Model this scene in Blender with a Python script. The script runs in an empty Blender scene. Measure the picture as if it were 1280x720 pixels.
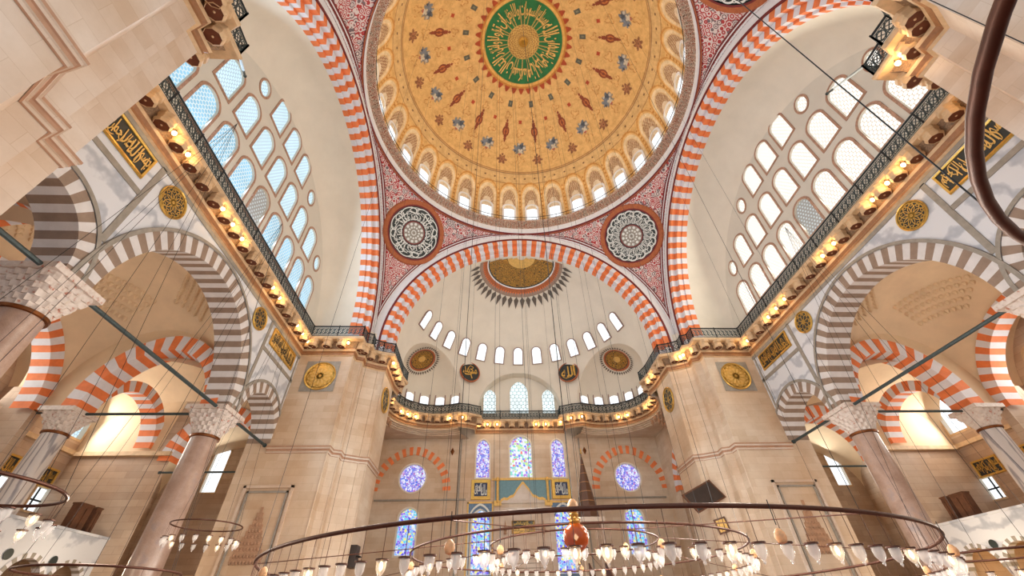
import bpy, bmesh, math, random
import numpy as np
from mathutils import Vector, Matrix
from mathutils.geometry import tessellate_polygon
from math import sin, cos, pi, sqrt, radians, atan2, degrees
random.seed(7)
scene = bpy.context.scene
COL = scene.collection

# ------------------------------------------------------------------ materials
def lin(c):
    return tuple((x / 12.92 if x <= .04045 else ((x + .055) / 1.055) ** 2.4) for x in [v / 255. for v in c])

class NT:
    def __init__(s, name):
        s.m = bpy.data.materials.new(name); s.m.use_nodes = True
        s.t = s.m.node_tree; s.n = s.t.nodes; s.l = s.t.links
        s.b = s.n.get('Principled BSDF')
    def add(s, typ, **kw):
        nd = s.n.new(typ)
        for k, v in kw.items():
            if k.startswith('i_'):
                key = k[2:]
                nd.inputs[int(key) if key.isdigit() else key.replace('_', ' ')].default_value = v
            else: setattr(nd, k, v)
        return nd
    def link(s, a, b): s.l.new(a, b)
    def ramp(s, src, stops, interp='LINEAR'):
        r = s.add('ShaderNodeValToRGB'); r.color_ramp.interpolation = interp
        e = r.color_ramp.elements
        while len(e) < len(stops): e.new(.5)
        for i, (p, c) in enumerate(stops): e[i].position = p; e[i].color = (*c, 1)
        s.link(src, r.inputs[0]); return r.outputs[0]
    def mix(s, fac, a, b, mode='MIX'):
        m = s.add('ShaderNodeMix', data_type='RGBA', blend_type=mode)
        for v, i in ((fac, 0), (a, 6), (b, 7)):
            if hasattr(v, 'is_linked') or hasattr(v, 'links'): s.link(v, m.inputs[i])
            elif i == 0: m.inputs[0].default_value = v
            else: m.inputs[i].default_value = (*v, 1)
        return m.outputs[2]
    def noise(s, scale, detail=3, rough=.6, vec=None, coord='Object'):
        n = s.add('ShaderNodeTexNoise'); n.inputs['Scale'].default_value = scale
        n.inputs['Detail'].default_value = detail; n.inputs['Roughness'].default_value = rough
        if vec is None:
            vec = s.add('ShaderNodeTexCoord').outputs[coord]
        s.link(vec, n.inputs['Vector']); return n.outputs['Fac']
    def math(s, op, a, b=0., c=0.):
        n = s.add('ShaderNodeMath', operation=op)
        for i, v in enumerate((a, b, c)):
            if hasattr(v, 'links'): s.link(v, n.inputs[i])
            else: n.inputs[i].default_value = v
        return n.outputs[0]

MATS = {}
def simple(name, col, rough=.6, metal=0., var=.12, scale=3., emit=None, es=0., spec=.5):
    t = NT(name); c = lin(col)
    if var > 0:
        f = t.noise(scale, 4)
        o = t.ramp(f, [(.3, tuple(x * (1 - var) for x in c)), (.7, tuple(min(1, x * (1 + var)) for x in c))])
        t.link(o, t.b.inputs['Base Color'])
    else: t.b.inputs['Base Color'].default_value = (*c, 1)
    t.b.inputs['Roughness'].default_value = rough; t.b.inputs['Metallic'].default_value = metal
    t.b.inputs['Specular IOR Level'].default_value = spec
    if emit:
        t.b.inputs['Emission Color'].default_value = (*lin(emit), 1); t.b.inputs['Emission Strength'].default_value = es
    MATS[name] = t.m; return t.m

def blocks(name, c1, c2, mortar, bw=1.15, bh=.5, ms=.008, rough=.5, tint=None):
    t = NT(name)
    uv = t.add('ShaderNodeTexCoord').outputs['UV']
    b = t.add('ShaderNodeTexBrick'); t.link(uv, b.inputs['Vector'])
    b.inputs['Scale'].default_value = 1; b.inputs['Brick Width'].default_value = bw; b.inputs['Row Height'].default_value = bh
    b.inputs['Mortar Size'].default_value = ms; b.inputs['Mortar Smooth'].default_value = .3
    b.inputs['Color1'].default_value = (*lin(c1), 1); b.inputs['Color2'].default_value = (*lin(c2), 1)
    b.inputs['Mortar'].default_value = (*lin(mortar), 1); b.inputs['Bias'].default_value = -.1
    f = t.noise(.9, 5, .65)
    f2 = t.noise(.25, 2, .5)
    st = t.ramp(f, [(.35, (.86, .82, .78)), (.62, (1, 1, 1))])
    o = t.mix(.75, b.outputs['Color'], st, 'MULTIPLY')
    st2 = t.ramp(f2, [(.35, lin(tint or (236, 214, 190))), (.65, (1, 1, 1))])
    o = t.mix(.8, o, st2, 'MULTIPLY')
    t.link(o, t.b.inputs['Base Color']); t.b.inputs['Roughness'].default_value = rough
    MATS[name] = t.m

def veined(name, base, vein, scale=.5, rough=.35, stretch=(1, 1, 1)):
    t = NT(name)
    co = t.add('ShaderNodeTexCoord').outputs['Object']
    mp = t.add('ShaderNodeMapping'); mp.inputs['Scale'].default_value = stretch
    mp.inputs['Rotation'].default_value = (.5, .4, .3)
    t.link(co, mp.inputs['Vector'])
    w = t.add('ShaderNodeTexWave', wave_type='BANDS'); t.link(mp.outputs[0], w.inputs['Vector'])
    w.inputs['Scale'].default_value = scale; w.inputs['Distortion'].default_value = 9; w.inputs['Detail'].default_value = 4
    w.inputs['Detail Scale'].default_value = 1.2
    o = t.ramp(w.outputs['Fac'], [(0, lin(vein)), (.35, lin(base)), (1, lin(base))])
    t.link(o, t.b.inputs['Base Color']); t.b.inputs['Roughness'].default_value = rough
    MATS[name] = t.m

blocks('marble_blocks', (214, 205, 196), (204, 190, 176), (196, 182, 168), ms=.006)
blocks('marble_warm', (212, 198, 180), (200, 182, 160), (190, 172, 150), bw=1.3, bh=.45, ms=.006)
blocks('marble_aisle', (200, 182, 164), (180, 160, 142), (160, 142, 126), bw=1.6, bh=.4, ms=.008)
veined('marble_veined', (208, 212, 218), (170, 176, 186), .45)
veined('column_marble', (196, 190, 186), (140, 136, 140), 1.4, .25, (1, 1, .15))
simple('plaster', (218, 212, 198), .85, var=.05, scale=.6)
simple('plaster_cool', (208, 204, 192), .85, var=.05, scale=.6)
simple('plaster_aisle', (222, 200, 168), .85, var=.1, scale=.5)
simple('stripe_white', (214, 214, 220), .7, var=.05)
simple('stripe_orange', (224, 124, 70), .7, var=.14, scale=1.5)
simple('stripe_brown', (138, 118, 102), .5, var=.15, scale=2)
simple('stripe_pale', (206, 204, 204), .5, var=.08, scale=2)
simple('grey_stone', (142, 136, 126), .5, var=.16, scale=4)
simple('white_band', (226, 226, 228), .7, var=.04)
simple('dark_red', (112, 34, 34), .7, var=.1)
simple('terracotta', (166, 92, 52), .7, var=.2, scale=5)
simple('window_trim', (168, 132, 110), .7, var=.35, scale=9)
simple('window_trim_grey', (150, 128, 120), .7, var=.2, scale=5)
simple('gold', (212, 172, 88), .35, .75, var=.15, scale=6)
simple('gold_paint', (218, 178, 100), .5, .25, var=.15, scale=6)
simple('ink', (36, 40, 36), .5, var=.1)
simple('ink_green', (32, 44, 44), .5, var=.1)
simple('chalk', (214, 218, 214), .6, var=.05)
simple('iron', (34, 36, 38), .5, .5, var=.1)
simple('iron_green', (58, 72, 74), .5, .3, var=.2, scale=8)
simple('bronze', (120, 72, 38), .38, .8, var=.25, scale=6)
simple('bronze_dark', (84, 50, 36), .45, .5, var=.2, scale=6)
simple('cornice_stone', (202, 172, 134), .55, var=.18, scale=3)
simple('cornice_brown', (98, 50, 28), .5, var=.25, scale=4)
simple('cornice_lace', (132, 104, 76), .6, var=.5, scale=16)
simple('cornice_fillet', (150, 104, 66), .5, var=.2, scale=5)
simple('course_brown', (170, 132, 106), .6, var=.15, scale=3)
simple('wood', (92, 58, 38), .5, var=.25, scale=5)
simple('tile_blue', (92, 120, 150), .35, var=.25, scale=5)
simple('tile_teal', (104, 142, 152), .4, var=.12, scale=5)
simple('tile_navy', (36, 50, 86), .35, var=.3, scale=8)
simple('carpet', (124, 84, 74), .95, var=.2, scale=3)
simple('egg', (226, 170, 120), .5, var=.3, scale=8)
simple('leaf_grey', (92, 84, 76), .7, var=.5, scale=14)
simple('grey_concrete', (150, 130, 116), .8, var=.15, scale=2)
simple('screen_dark', (50, 40, 36), .4, var=.3, scale=2)
simple('muqarnas', (164, 128, 100), .7, var=.2, scale=3)
simple('bulb', (255, 220, 160), .5, var=0, emit=(255, 214, 150), es=9.)
simple('bulb_small', (255, 220, 170), .5, var=0, emit=(255, 222, 172), es=4.)

def granite():
    t = NT('granite')
    f = t.noise(1.2, 5, .6); g = t.noise(40, 2, .5)
    a = t.ramp(f, [(.3, lin((150, 122, 106))), (.55, lin((176, 150, 134))), (.75, lin((150, 138, 138)))])
    b = t.ramp(g, [(.35, (.72, .7, .7)), (.6, (1, 1, 1))])
    t.link(t.mix(.6, a, b, 'MULTIPLY'), t.b.inputs['Base Color']); t.b.inputs['Roughness'].default_value = .28
    MATS['granite'] = t.m
granite()

def arabesque(name, cols, scale):
    t = NT(name)
    co = t.add('ShaderNodeTexCoord').outputs['Object']
    v = t.add('ShaderNodeTexVoronoi'); v.inputs['Scale'].default_value = scale; t.link(co, v.inputs['Vector'])
    d = t.math('FRACT', t.math('MULTIPLY', v.outputs['Distance'], 3.1))
    r = t.add('ShaderNodeSeparateColor'); t.link(v.outputs['Color'], r.inputs[0])
    c1 = t.ramp(r.outputs[0], [(0, lin(cols[1])), (.42, lin(cols[2])), (.7, lin(cols[1]))], 'CONSTANT')
    m = t.math('GREATER_THAN', d, .52)
    t.link(t.mix(m, c1, lin(cols[0])), t.b.inputs['Base Color']); t.b.inputs['Roughness'].default_value = .75
    MATS[name] = t.m
arabesque('arabesque_red', [(214, 200, 196), (172, 54, 56), (112, 96, 100)], 2.6)
arabesque('arabesque_rim', [(206, 190, 170), (150, 86, 62), (120, 92, 76)], 5.)
arabesque('arabesque_gold', [(196, 146, 58), (44, 44, 30), (92, 60, 24)], 5.)

def lattice(name, glass, bars, s, strength, radius=.40, vary=.25):
    """leaded hexagonal lattice of round panes with daylight behind it (UV in metres)"""
    t = NT(name)
    uv = t.add('ShaderNodeTexCoord').outputs['UV']
    sc = t.add('ShaderNodeVectorMath', operation='SCALE'); t.link(uv, sc.inputs[0]); sc.inputs['Scale'].default_value = s
    ds = []
    for ox, oy in ((0, 0), (.5, .866)):
        ad = t.add('ShaderNodeVectorMath', operation='ADD'); t.link(sc.outputs[0], ad.inputs[0]); ad.inputs[1].default_value = (ox + 50, oy + 51.96, 0)
        md = t.add('ShaderNodeVectorMath', operation='MODULO'); t.link(ad.outputs[0], md.inputs[0]); md.inputs[1].default_value = (1, 1.7321, 1)
        sb = t.add('ShaderNodeVectorMath', operation='SUBTRACT'); t.link(md.outputs[0], sb.inputs[0]); sb.inputs[1].default_value = (.5, .866, 0)
        mu = t.add('ShaderNodeVectorMath', operation='MULTIPLY'); t.link(sb.outputs[0], mu.inputs[0]); mu.inputs[1].default_value = (1, 1, 0)
        ln = t.add('ShaderNodeVectorMath', operation='LENGTH'); t.link(mu.outputs[0], ln.inputs[0]); ds.append(ln.outputs['Value'])
    d = t.math('MINIMUM', ds[0], ds[1])
    m = t.math('LESS_THAN', d, radius)
    n = t.noise(.7, 2, .5)
    g = t.ramp(n, [(.35, tuple(x * (1 - vary) for x in lin(glass))), (.65, lin(glass))])
    col = t.mix(m, lin(bars), g)
    t.b.inputs['Base Color'].default_value = (.1, .1, .1, 1)
    t.link(col, t.b.inputs['Emission Color']); t.b.inputs['Emission Strength'].default_value = strength
    MATS[name] = t.m
lattice('glass_blue', (140, 208, 240), (216, 232, 238), 4.5, .98, .4)
lattice('glass_white_l', (206, 238, 250), (160, 186, 198), 4.5, 1.08, .41, .1)
lattice('glass_warm', (255, 253, 246), (196, 178, 158), 4., 1.12, .45, .05)
lattice('glass_dots', (210, 220, 224), (150, 146, 138), 4.2, .8, .26, .1)
lattice('glass_plain', (250, 253, 255), (206, 214, 222), 5., 1.3, .44, .05)
lattice('glass_green', (234, 248, 250), (110, 140, 140), 2.2, 1.15, .47, .2)

def stained(name, stops, scale, strength):
    t = NT(name)
    uv = t.add('ShaderNodeTexCoord').outputs['UV']
    v = t.add('ShaderNodeTexVoronoi'); v.inputs['Scale'].default_value = scale; t.link(uv, v.inputs['Vector']); v.inputs['Randomness'].default_value = .75
    e = t.add('ShaderNodeTexVoronoi', feature='DISTANCE_TO_EDGE'); e.inputs['Scale'].default_value = scale; t.link(uv, e.inputs['Vector']); e.inputs['Randomness'].default_value = .75
    r = t.add('ShaderNodeSeparateColor'); t.link(v.outputs['Color'], r.inputs[0])
    c = t.ramp(r.outputs[0], [(p, lin(q)) for p, q in stops], 'CONSTANT')
    m = t.math('GREATER_THAN', e.outputs['Distance'], .045)
    t.b.inputs['Base Color'].default_value = (.05, .05, .05, 1)
    t.link(t.mix(m, lin((214, 214, 232)), c), t.b.inputs['Emission Color']); t.b.inputs['Emission Strength'].default_value = strength
    MATS[name] = t.m
stained('stained_violet', [(0, (214, 222, 250)), (.2, (112, 84, 220)), (.45, (186, 170, 245)), (.58, (60, 96, 225)), (.78, (236, 236, 250)), (.9, (180, 80, 185))], 6.5, 1.0)
stained('stained_multi', [(0, (236, 250, 255)), (.3, (110, 220, 200)), (.45, (90, 120, 240)), (.6, (200, 235, 140)), (.72, (235, 240, 255)), (.86, (180, 110, 220)), (.94, (240, 120, 110))], 4.6, 1.0)
stained('stained_blue', [(0, (120, 180, 250)), (.25, (80, 76, 225)), (.45, (240, 232, 120)), (.6, (90, 205, 235)), (.78, (226, 236, 252)), (.88, (140, 96, 230))], 5., 1.0)

def lampglass():
    t = NT('lamp_glass')
    t.b.inputs['Base Color'].default_value = (.95, .93, .9, 1); t.b.inputs['Roughness'].default_value = .12
    t.b.inputs['Alpha'].default_value = .32
    t.b.inputs['Emission Color'].default_value = (*lin((255, 236, 214)), 1); t.b.inputs['Emission Strength'].default_value = .12
    MATS['lamp_glass'] = t.m
    t = NT('amber_glass')
    t.b.inputs['Base Color'].default_value = (*lin((190, 84, 24)), 1); t.b.inputs['Roughness'].default_value = .15
    t.b.inputs['Alpha'].default_value = .85
    MATS['amber_glass'] = t.m
lampglass()

def attr_paint(name, var=.22, scale=1.6):
    t = NT(name)
    a = t.add('ShaderNodeAttribute', attribute_name='paint')
    f = t.noise(scale, 6, .7)
    st = t.ramp(f, [(.36, (1 - var, 1 - var * 1.2, 1 - var * 1.5)), (.62, (1, 1, 1))])
    v = t.add('ShaderNodeTexVoronoi', feature='SMOOTH_F1'); v.inputs['Scale'].default_value = 2.4
    t.link(t.add('ShaderNodeTexCoord').outputs['Object'], v.inputs['Vector'])
    st2 = t.ramp(v.outputs['Distance'], [(.2, (1, 1, 1)), (.34, (.86, .84, .8)), (.44, (1, 1, 1))])
    o = t.mix(1., a.outputs['Color'], st, 'MULTIPLY')
    t.link(t.mix(.7, o, st2, 'MULTIPLY'), t.b.inputs['Base Color']); t.b.inputs['Roughness'].default_value = .65
    MATS[name] = t.m
attr_paint('dome_paint')

# ------------------------------------------------------------------ mesh builder
def V3(p): return (float(p[0]), float(p[1]), float(p[2]))
class M:
    def __init__(s): s.v = []; s.f = []; s.m = []
    def face(s, pts, mi=0):
        n = len(s.v); s.v += [V3(p) for p in pts]; s.f.append(tuple(range(n, n + len(pts)))); s.m.append(mi)
    def raw(s, vs, fs, mi=0):
        n = len(s.v); s.v += [V3(p) for p in vs]
        for f in fs: s.f.append(tuple(i + n for i in f)); s.m.append(mi)
    def box(s, lo, hi, mi=0):
        x0, y0, z0 = lo; x1, y1, z1 = hi
        s.raw([(x0, y0, z0), (x1, y0, z0), (x1, y1, z0), (x0, y1, z0), (x0, y0, z1), (x1, y0, z1), (x1, y1, z1), (x0, y1, z1)],
              [(0, 3, 2, 1), (4, 5, 6, 7), (0, 1, 5, 4), (1, 2, 6, 5), (2, 3, 7, 6), (3, 0, 4, 7)], mi)
    def obox(s, c, ax, half, mi=0):
        c = Vector(c); a = [Vector(x).normalized() * h for x, h in zip(ax, half)]
        vs = [c + a[0] * i + a[1] * j + a[2] * k for k in (-1, 1) for i, j in ((-1, -1), (1, -1), (1, 1), (-1, 1))]
        s.raw(vs, [(0, 3, 2, 1), (4, 5, 6, 7), (0, 1, 5, 4), (1, 2, 6, 5), (2, 3, 7, 6), (3, 0, 4, 7)], mi)
    def grid(s, rows, mi=0, close=False):
        nr, nc = len(rows), len(rows[0]); n = len(s.v)
        for r in rows: s.v += [V3(p) for p in r]
        for i in range(nr - 1):
            for j in range(nc if close else nc - 1):
                k = (j + 1) % nc
                s.f.append((n + i * nc + j, n + i * nc + k, n + (i + 1) * nc + k, n + (i + 1) * nc + j))
                s.m.append(mi(i, j) if callable(mi) else mi)
    def tube(s, path, r, n=8, mi=0, closed=False):
        P = [Vector(p) for p in path]; rows = []; L = len(P); up = Vector((0, 0, 1))
        for i, p in enumerate(P):
            if closed: d = P[(i + 1) % L] - P[i - 1]
            else: d = P[min(i + 1, L - 1)] - P[max(i - 1, 0)]
            d.normalize()
            a = d.cross(up)
            if a.length < 1e-3: a = d.cross(Vector((1, 0, 0)))
            a.normalize(); b = a.cross(d)
            rr = r[i] if isinstance(r, (list, tuple)) else r
            rows.append([p + (a * cos(2 * pi * k / n) + b * sin(2 * pi * k / n)) * rr for k in range(n)])
        if closed: rows.append(rows[0])
        s.grid(rows, mi, close=True)
        if not closed:
            s.face(rows[0][::-1], mi); s.face(rows[-1], mi)
    def lathe(s, prof, c=(0, 0, 0), n=24, mi=0):
        rows = [[(c[0] + r * cos(2 * pi * k / n), c[1] + r * sin(2 * pi * k / n), c[2] + z) for k in range(n)] for r, z in prof]
        s.grid(rows, mi, close=True)
    def prism(s, poly, z0, z1, mi=0, caps=True):
        n = len(poly)
        for i in range(n):
            a, b = poly[i], poly[(i + 1) % n]
            s.face([(a[0], a[1], z0), (b[0], b[1], z0), (b[0], b[1], z1), (a[0], a[1], z1)], mi)
        if caps:
            for z in (z0, z1): s.poly([[(p[0], p[1], z) for p in poly]], mi)
    def poly(s, loops, mi=0):
        """planar polygon with holes"""
        L = [[Vector(p) for p in l] for l in loops]
        flat = [p for l in L for p in l]
        s.raw(flat, [tuple(t) for t in tessellate_polygon(L)], mi)
    def build(s, name, mats, parent=None, smooth=False, merge=True, **kw):
        me = bpy.data.meshes.new(name); me.from_pydata(s.v, [], s.f)
        for m in ([mats] if isinstance(mats, str) else mats): me.materials.append(MATS[m])
        me.polygons.foreach_set('material_index', s.m)
        if smooth: me.polygons.foreach_set('use_smooth', [True] * len(s.f))
        if smooth:
            bm = bmesh.new(); bm.from_mesh(me); bmesh.ops.remove_doubles(bm, verts=bm.verts, dist=1e-4); bm.to_mesh(me); bm.free()
            try: me.set_sharp_from_angle(angle=radians(38))
            except Exception: pass
        me.update(); boxuv(me)
        o = bpy.data.objects.new(name, me); COL.objects.link(o)
        if parent is not None: o.parent = parent
        tag(o, **kw); return o

def boxuv(me):
    nl = len(me.loops)
    if not nl: return
    uv = me.uv_layers.new(name='UVMap')
    co = np.empty(len(me.vertices) * 3, 'f'); me.vertices.foreach_get('co', co); co = co.reshape(-1, 3)
    vi = np.empty(nl, 'i'); me.loops.foreach_get('vertex_index', vi)
    nm = np.empty(len(me.polygons) * 3, 'f'); me.polygons.foreach_get('normal', nm); nm = np.abs(nm.reshape(-1, 3))
    lt = np.empty(len(me.polygons), 'i'); me.polygons.foreach_get('loop_total', lt)
    ax = np.repeat(np.argmax(nm * np.array([1, 1, .7]), axis=1), lt)
    p = co[vi]; out = np.empty((nl, 2), 'f')
    for a, (i, j) in enumerate(((1, 2), (0, 2), (0, 1))):
        k = ax == a; out[k, 0] = p[k, i]; out[k, 1] = p[k, j]
    uv.data.foreach_set('uv', out.ravel())

def tag(o, label=None, cat=None, group=None, kind=None):
    if label: o['label'] = label
    if cat: o['category'] = cat
    if group: o['group'] = group
    if kind: o['kind'] = kind
def empty(name, loc=(0, 0, 0), rz=0, **kw):
    o = bpy.data.objects.new(name, None); o.location = loc; o.rotation_euler = (0, 0, rz); o.empty_display_size = .2
    COL.objects.link(o); tag(o, **kw); return o
def copy_tree(o, parent=None):
    kids = [c for c in KIDS.get(o.name, [])]
    c = o.copy(); COL.objects.link(c)
    if parent is not None: c.parent = parent
    for k in kids: copy_tree(k, c)
    return c
KIDS = {}
def reg(root):
    for ob in bpy.data.objects:
        if ob.parent is not None and ob.parent == root:
            KIDS.setdefault(root.name, []).append(ob); reg(ob)
def S(**kw): return dict(kind='structure', **kw)
SIDE = {-1: 'left', 1: 'right'}
ORD = ['first', 'second', 'third', 'fourth', 'fifth', 'sixth', 'seventh', 'eighth', 'ninth', 'tenth', 'eleventh', 'twelfth', 'thirteenth', 'fourteenth']

# ------------------------------------------------------------------ arabic lettering
_T = '0621:FE80:1 0622:FE81:2 0623:FE83:2 0624:FE85:2 0625:FE87:2 0626:FE89:4 0627:FE8D:2 0628:FE8F:4 0629:FE93:2 062A:FE95:4 062B:FE99:4 062C:FE9D:4 062D:FEA1:4 062E:FEA5:4 062F:FEA9:2 0630:FEAB:2 0631:FEAD:2 0632:FEAF:2 0633:FEB1:4 0634:FEB5:4 0635:FEB9:4 0636:FEBD:4 0637:FEC1:4 0638:FEC5:4 0639:FEC9:4 063A:FECD:4 0641:FED1:4 0642:FED5:4 0643:FED9:4 0644:FEDD:4 0645:FEE1:4 0646:FEE5:4 0647:FEE9:4 0648:FEED:2 0649:FEEF:2 064A:FEF1:4'
FORMS = {chr(int(a, 16)): (int(b, 16), int(n)) for a, b, n in (x.split(':') for x in _T.split())}
def shape_arabic(w):
    out = []
    for i, ch in enumerate(w):
        if ch not in FORMS: out.append(ch); continue
        b, n = FORMS[ch]
        pj = i > 0 and w[i - 1] in FORMS and FORMS[w[i - 1]][1] == 4
        nj = n == 4 and i + 1 < len(w) and w[i + 1] in FORMS and FORMS[w[i + 1]][1] > 1
        out.append(chr(b + (3 if pj and nj else 1 if pj and n > 1 else 2 if nj else 0)))
    return ''.join(out[::-1])
_tc = {}
def text_mesh(txt, arabic=True):
    """(vertices, faces) of a word, flat, fitted to a unit box"""
    if txt in _tc: return _tc[txt]
    cu = bpy.data.curves.new('t', 'FONT'); cu.body = shape_arabic(txt) if arabic else txt; cu.resolution_u = 2
    cu.offset = .012
    o = bpy.data.objects.new('t', cu); COL.objects.link(o)
    bpy.context.view_layer.update()
    me = o.to_mesh(); vs = [tuple(v.co) for v in me.vertices]; fs = [tuple(p.vertices) for p in me.polygons]
    o.to_mesh_clear(); bpy.data.objects.remove(o); bpy.data.curves.remove(cu)
    xs = [v[0] for v in vs]; ys = [v[1] for v in vs]
    x0, x1, y0, y1 = min(xs), max(xs), min(ys), max(ys)
    vs = [((v[0] - x0) / (x1 - x0), (v[1] - y0) / (y1 - y0)) for v in vs]
    _tc[txt] = (vs, fs, (x1 - x0) / (y1 - y0)); return _tc[txt]
def add_text(m, txt, fmap, mi=0):
    vs, fs, _ = text_mesh(txt); m.raw([fmap(u, v) for u, v in vs], fs, mi)
def ribbon(m, pts, w, fmap, mi=0):
    """flat pen stroke through 2-D points"""
    n = len(pts); A, B = [], []
    for i, p in enumerate(pts):
        q0, q1 = pts[max(i - 1, 0)], pts[min(i + 1, n - 1)]
        dx, dy = q1[0] - q0[0], q1[1] - q0[1]; L = max(1e-6, sqrt(dx * dx + dy * dy))
        ww = w * (.45 + .55 * sin(pi * (i + .3) / (n - .4))) if n > 3 else w
        A.append(fmap(p[0] - dy / L * ww / 2, p[1] + dx / L * ww / 2)); B.append(fmap(p[0] + dy / L * ww / 2, p[1] - dx / L * ww / 2))
    m.grid([A, B], mi)

# ------------------------------------------------------------------ arches
def arc_pts(r, n, pz=1., stilt=0., point=0.):
    out = []
    for i in range(n + 1):
        a = pi * i / n; x = -cos(a) * r; z = sin(a) * r * pz
        z += point * r * (1 - abs(x) / r) ** 1.0 * .5 if point else 0
        out.append((x, z + stilt))
    return out
def striped_arch(name, C, U, N, prof, nv, mats, z_scale=1., stilt=0., point=0., parent=None, sub=2, **kw):
    """C springing centre, U along the span, N into the depth, prof = [(radius, depth)...]"""
    m = M(); C = Vector(C); U = Vector(U); N = Vector(N); Z = Vector((0, 0, 1))
    ns = nv * sub
    rows = []
    for r, d in prof:
        pts = arc_pts(r, ns, z_scale, stilt, point)
        k = max(0, int(round(stilt / (pi * prof[-1][0] / nv))))
        if stilt > 0:
            k = max(1, k); leg = [(-r, stilt * j / k) for j in range(k)]; leg2 = [(r, stilt * (k - 1 - j) / k) for j in range(k)]
            pts = leg + pts + leg2
        else: k = 0
        rows.append([C + U * x + Z * z + N * d for x, z in pts])
    def mi(i, j):
        if stilt > 0:
            if j < k: v = j - k
            elif j >= k + ns: v = nv + (j - k - ns)
            else: v = (j - k) // sub
        else: v = j // sub
        return v % 2
    m.grid(rows, mi)
    return m.build(name, mats, parent, **kw)

# window outline (2-D, centred on x, base at z=0)
def win_loop(w, h, shape='arch', n=14):
    if shape == 'round': return [(w / 2 * cos(2 * pi * i / 24), h / 2 + h / 2 * sin(2 * pi * i / 24)) for i in range(24)]
    if shape == 'rect': return [(-w / 2, 0), (w / 2, 0), (w / 2, h), (-w / 2, h)]
    r = w / 2; out = [(-r, 0), (r, 0)]
    pk = .28 * r if shape == 'pointed' else 0
    for i in range(n + 1):
        a = pi * i / n; out.append((r * cos(a), h - r - pk + r * sin(a) + pk * (1 - abs(cos(a)))))
    return out
WN = [0]
def window(P, U, N, w, h, shape, pane, trim='window_trim', tw=.13, depth=.3, label=None, group=None, proud=.04, mull=None):
    """P = base centre on the wall face, U along the wall, N out of the room; frame ring, reveal and pane"""
    WN[0] += 1
    P = Vector(P); U = Vector(U); N = Vector(N).normalized(); Z = N.cross(U).normalized()
    if Z.z < 0: Z = -Z
    f = lambda q, d: P + U * q[0] + Z * q[1] + N * d
    root = empty('window_%d' % WN[0], (0, 0, 0), label=label, cat='window', group=group, kind='structure')
    L = win_loop(w, h, shape)
    cx, cz = 0, h / 2
    O = []
    for (x, z) in L:
        O.append(((x - cx) * (1 + 2 * tw / w), (z - cz) * (1 + 2 * tw / h) + cz))
    m = M()
    m.grid([[f(q, -proud) for q in L], [f(q, -proud) for q in O], [f(q, .02) for q in O]], 0, close=True)
    m.grid([[f(q, -proud) for q in L], [f(q, depth) for q in L]], 1, close=True)
    m.build('frame', [trim, 'plaster'], root)
    m = M(); m.poly([[f(q, depth * .9) for q in L]])
    if mull:
        pass
    p = m.build('pane', pane, root)
    # pane uv in its own plane
    uvl = p.data.uv_layers[0].data
    for lp in p.data.loops:
        c = p.data.vertices[lp.vertex_index].co - P; uvl[lp.index].uv = (c.dot(U), c.dot(Z))
    if mull:
        m = M()
        for (a, b) in mull:
            m.tube([f(a, depth * .8), f(b, depth * .8)], .05, 6)
        m.build('glazing_bar', 'iron', root)
    return root, [f(q, 0) for q in L]


# ================================================================== THE BUILDING (metres; dome centre at x=0, y=0, floor z=0)
RD, Z0 = 13.25, 20.6            # half side of the dome square, springing of the great arches
XA, XT = 17.1, 18.5             # arcade wall face and back
YQ = 26.3                       # far (qibla) wall
# ---- floor
m = M(); m.box((-33, -22, -.3), (33, 30, 0)); m.build('floor', 'carpet', **S(label='red prayer carpet floor of the mosque', cat='floor'))

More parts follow.
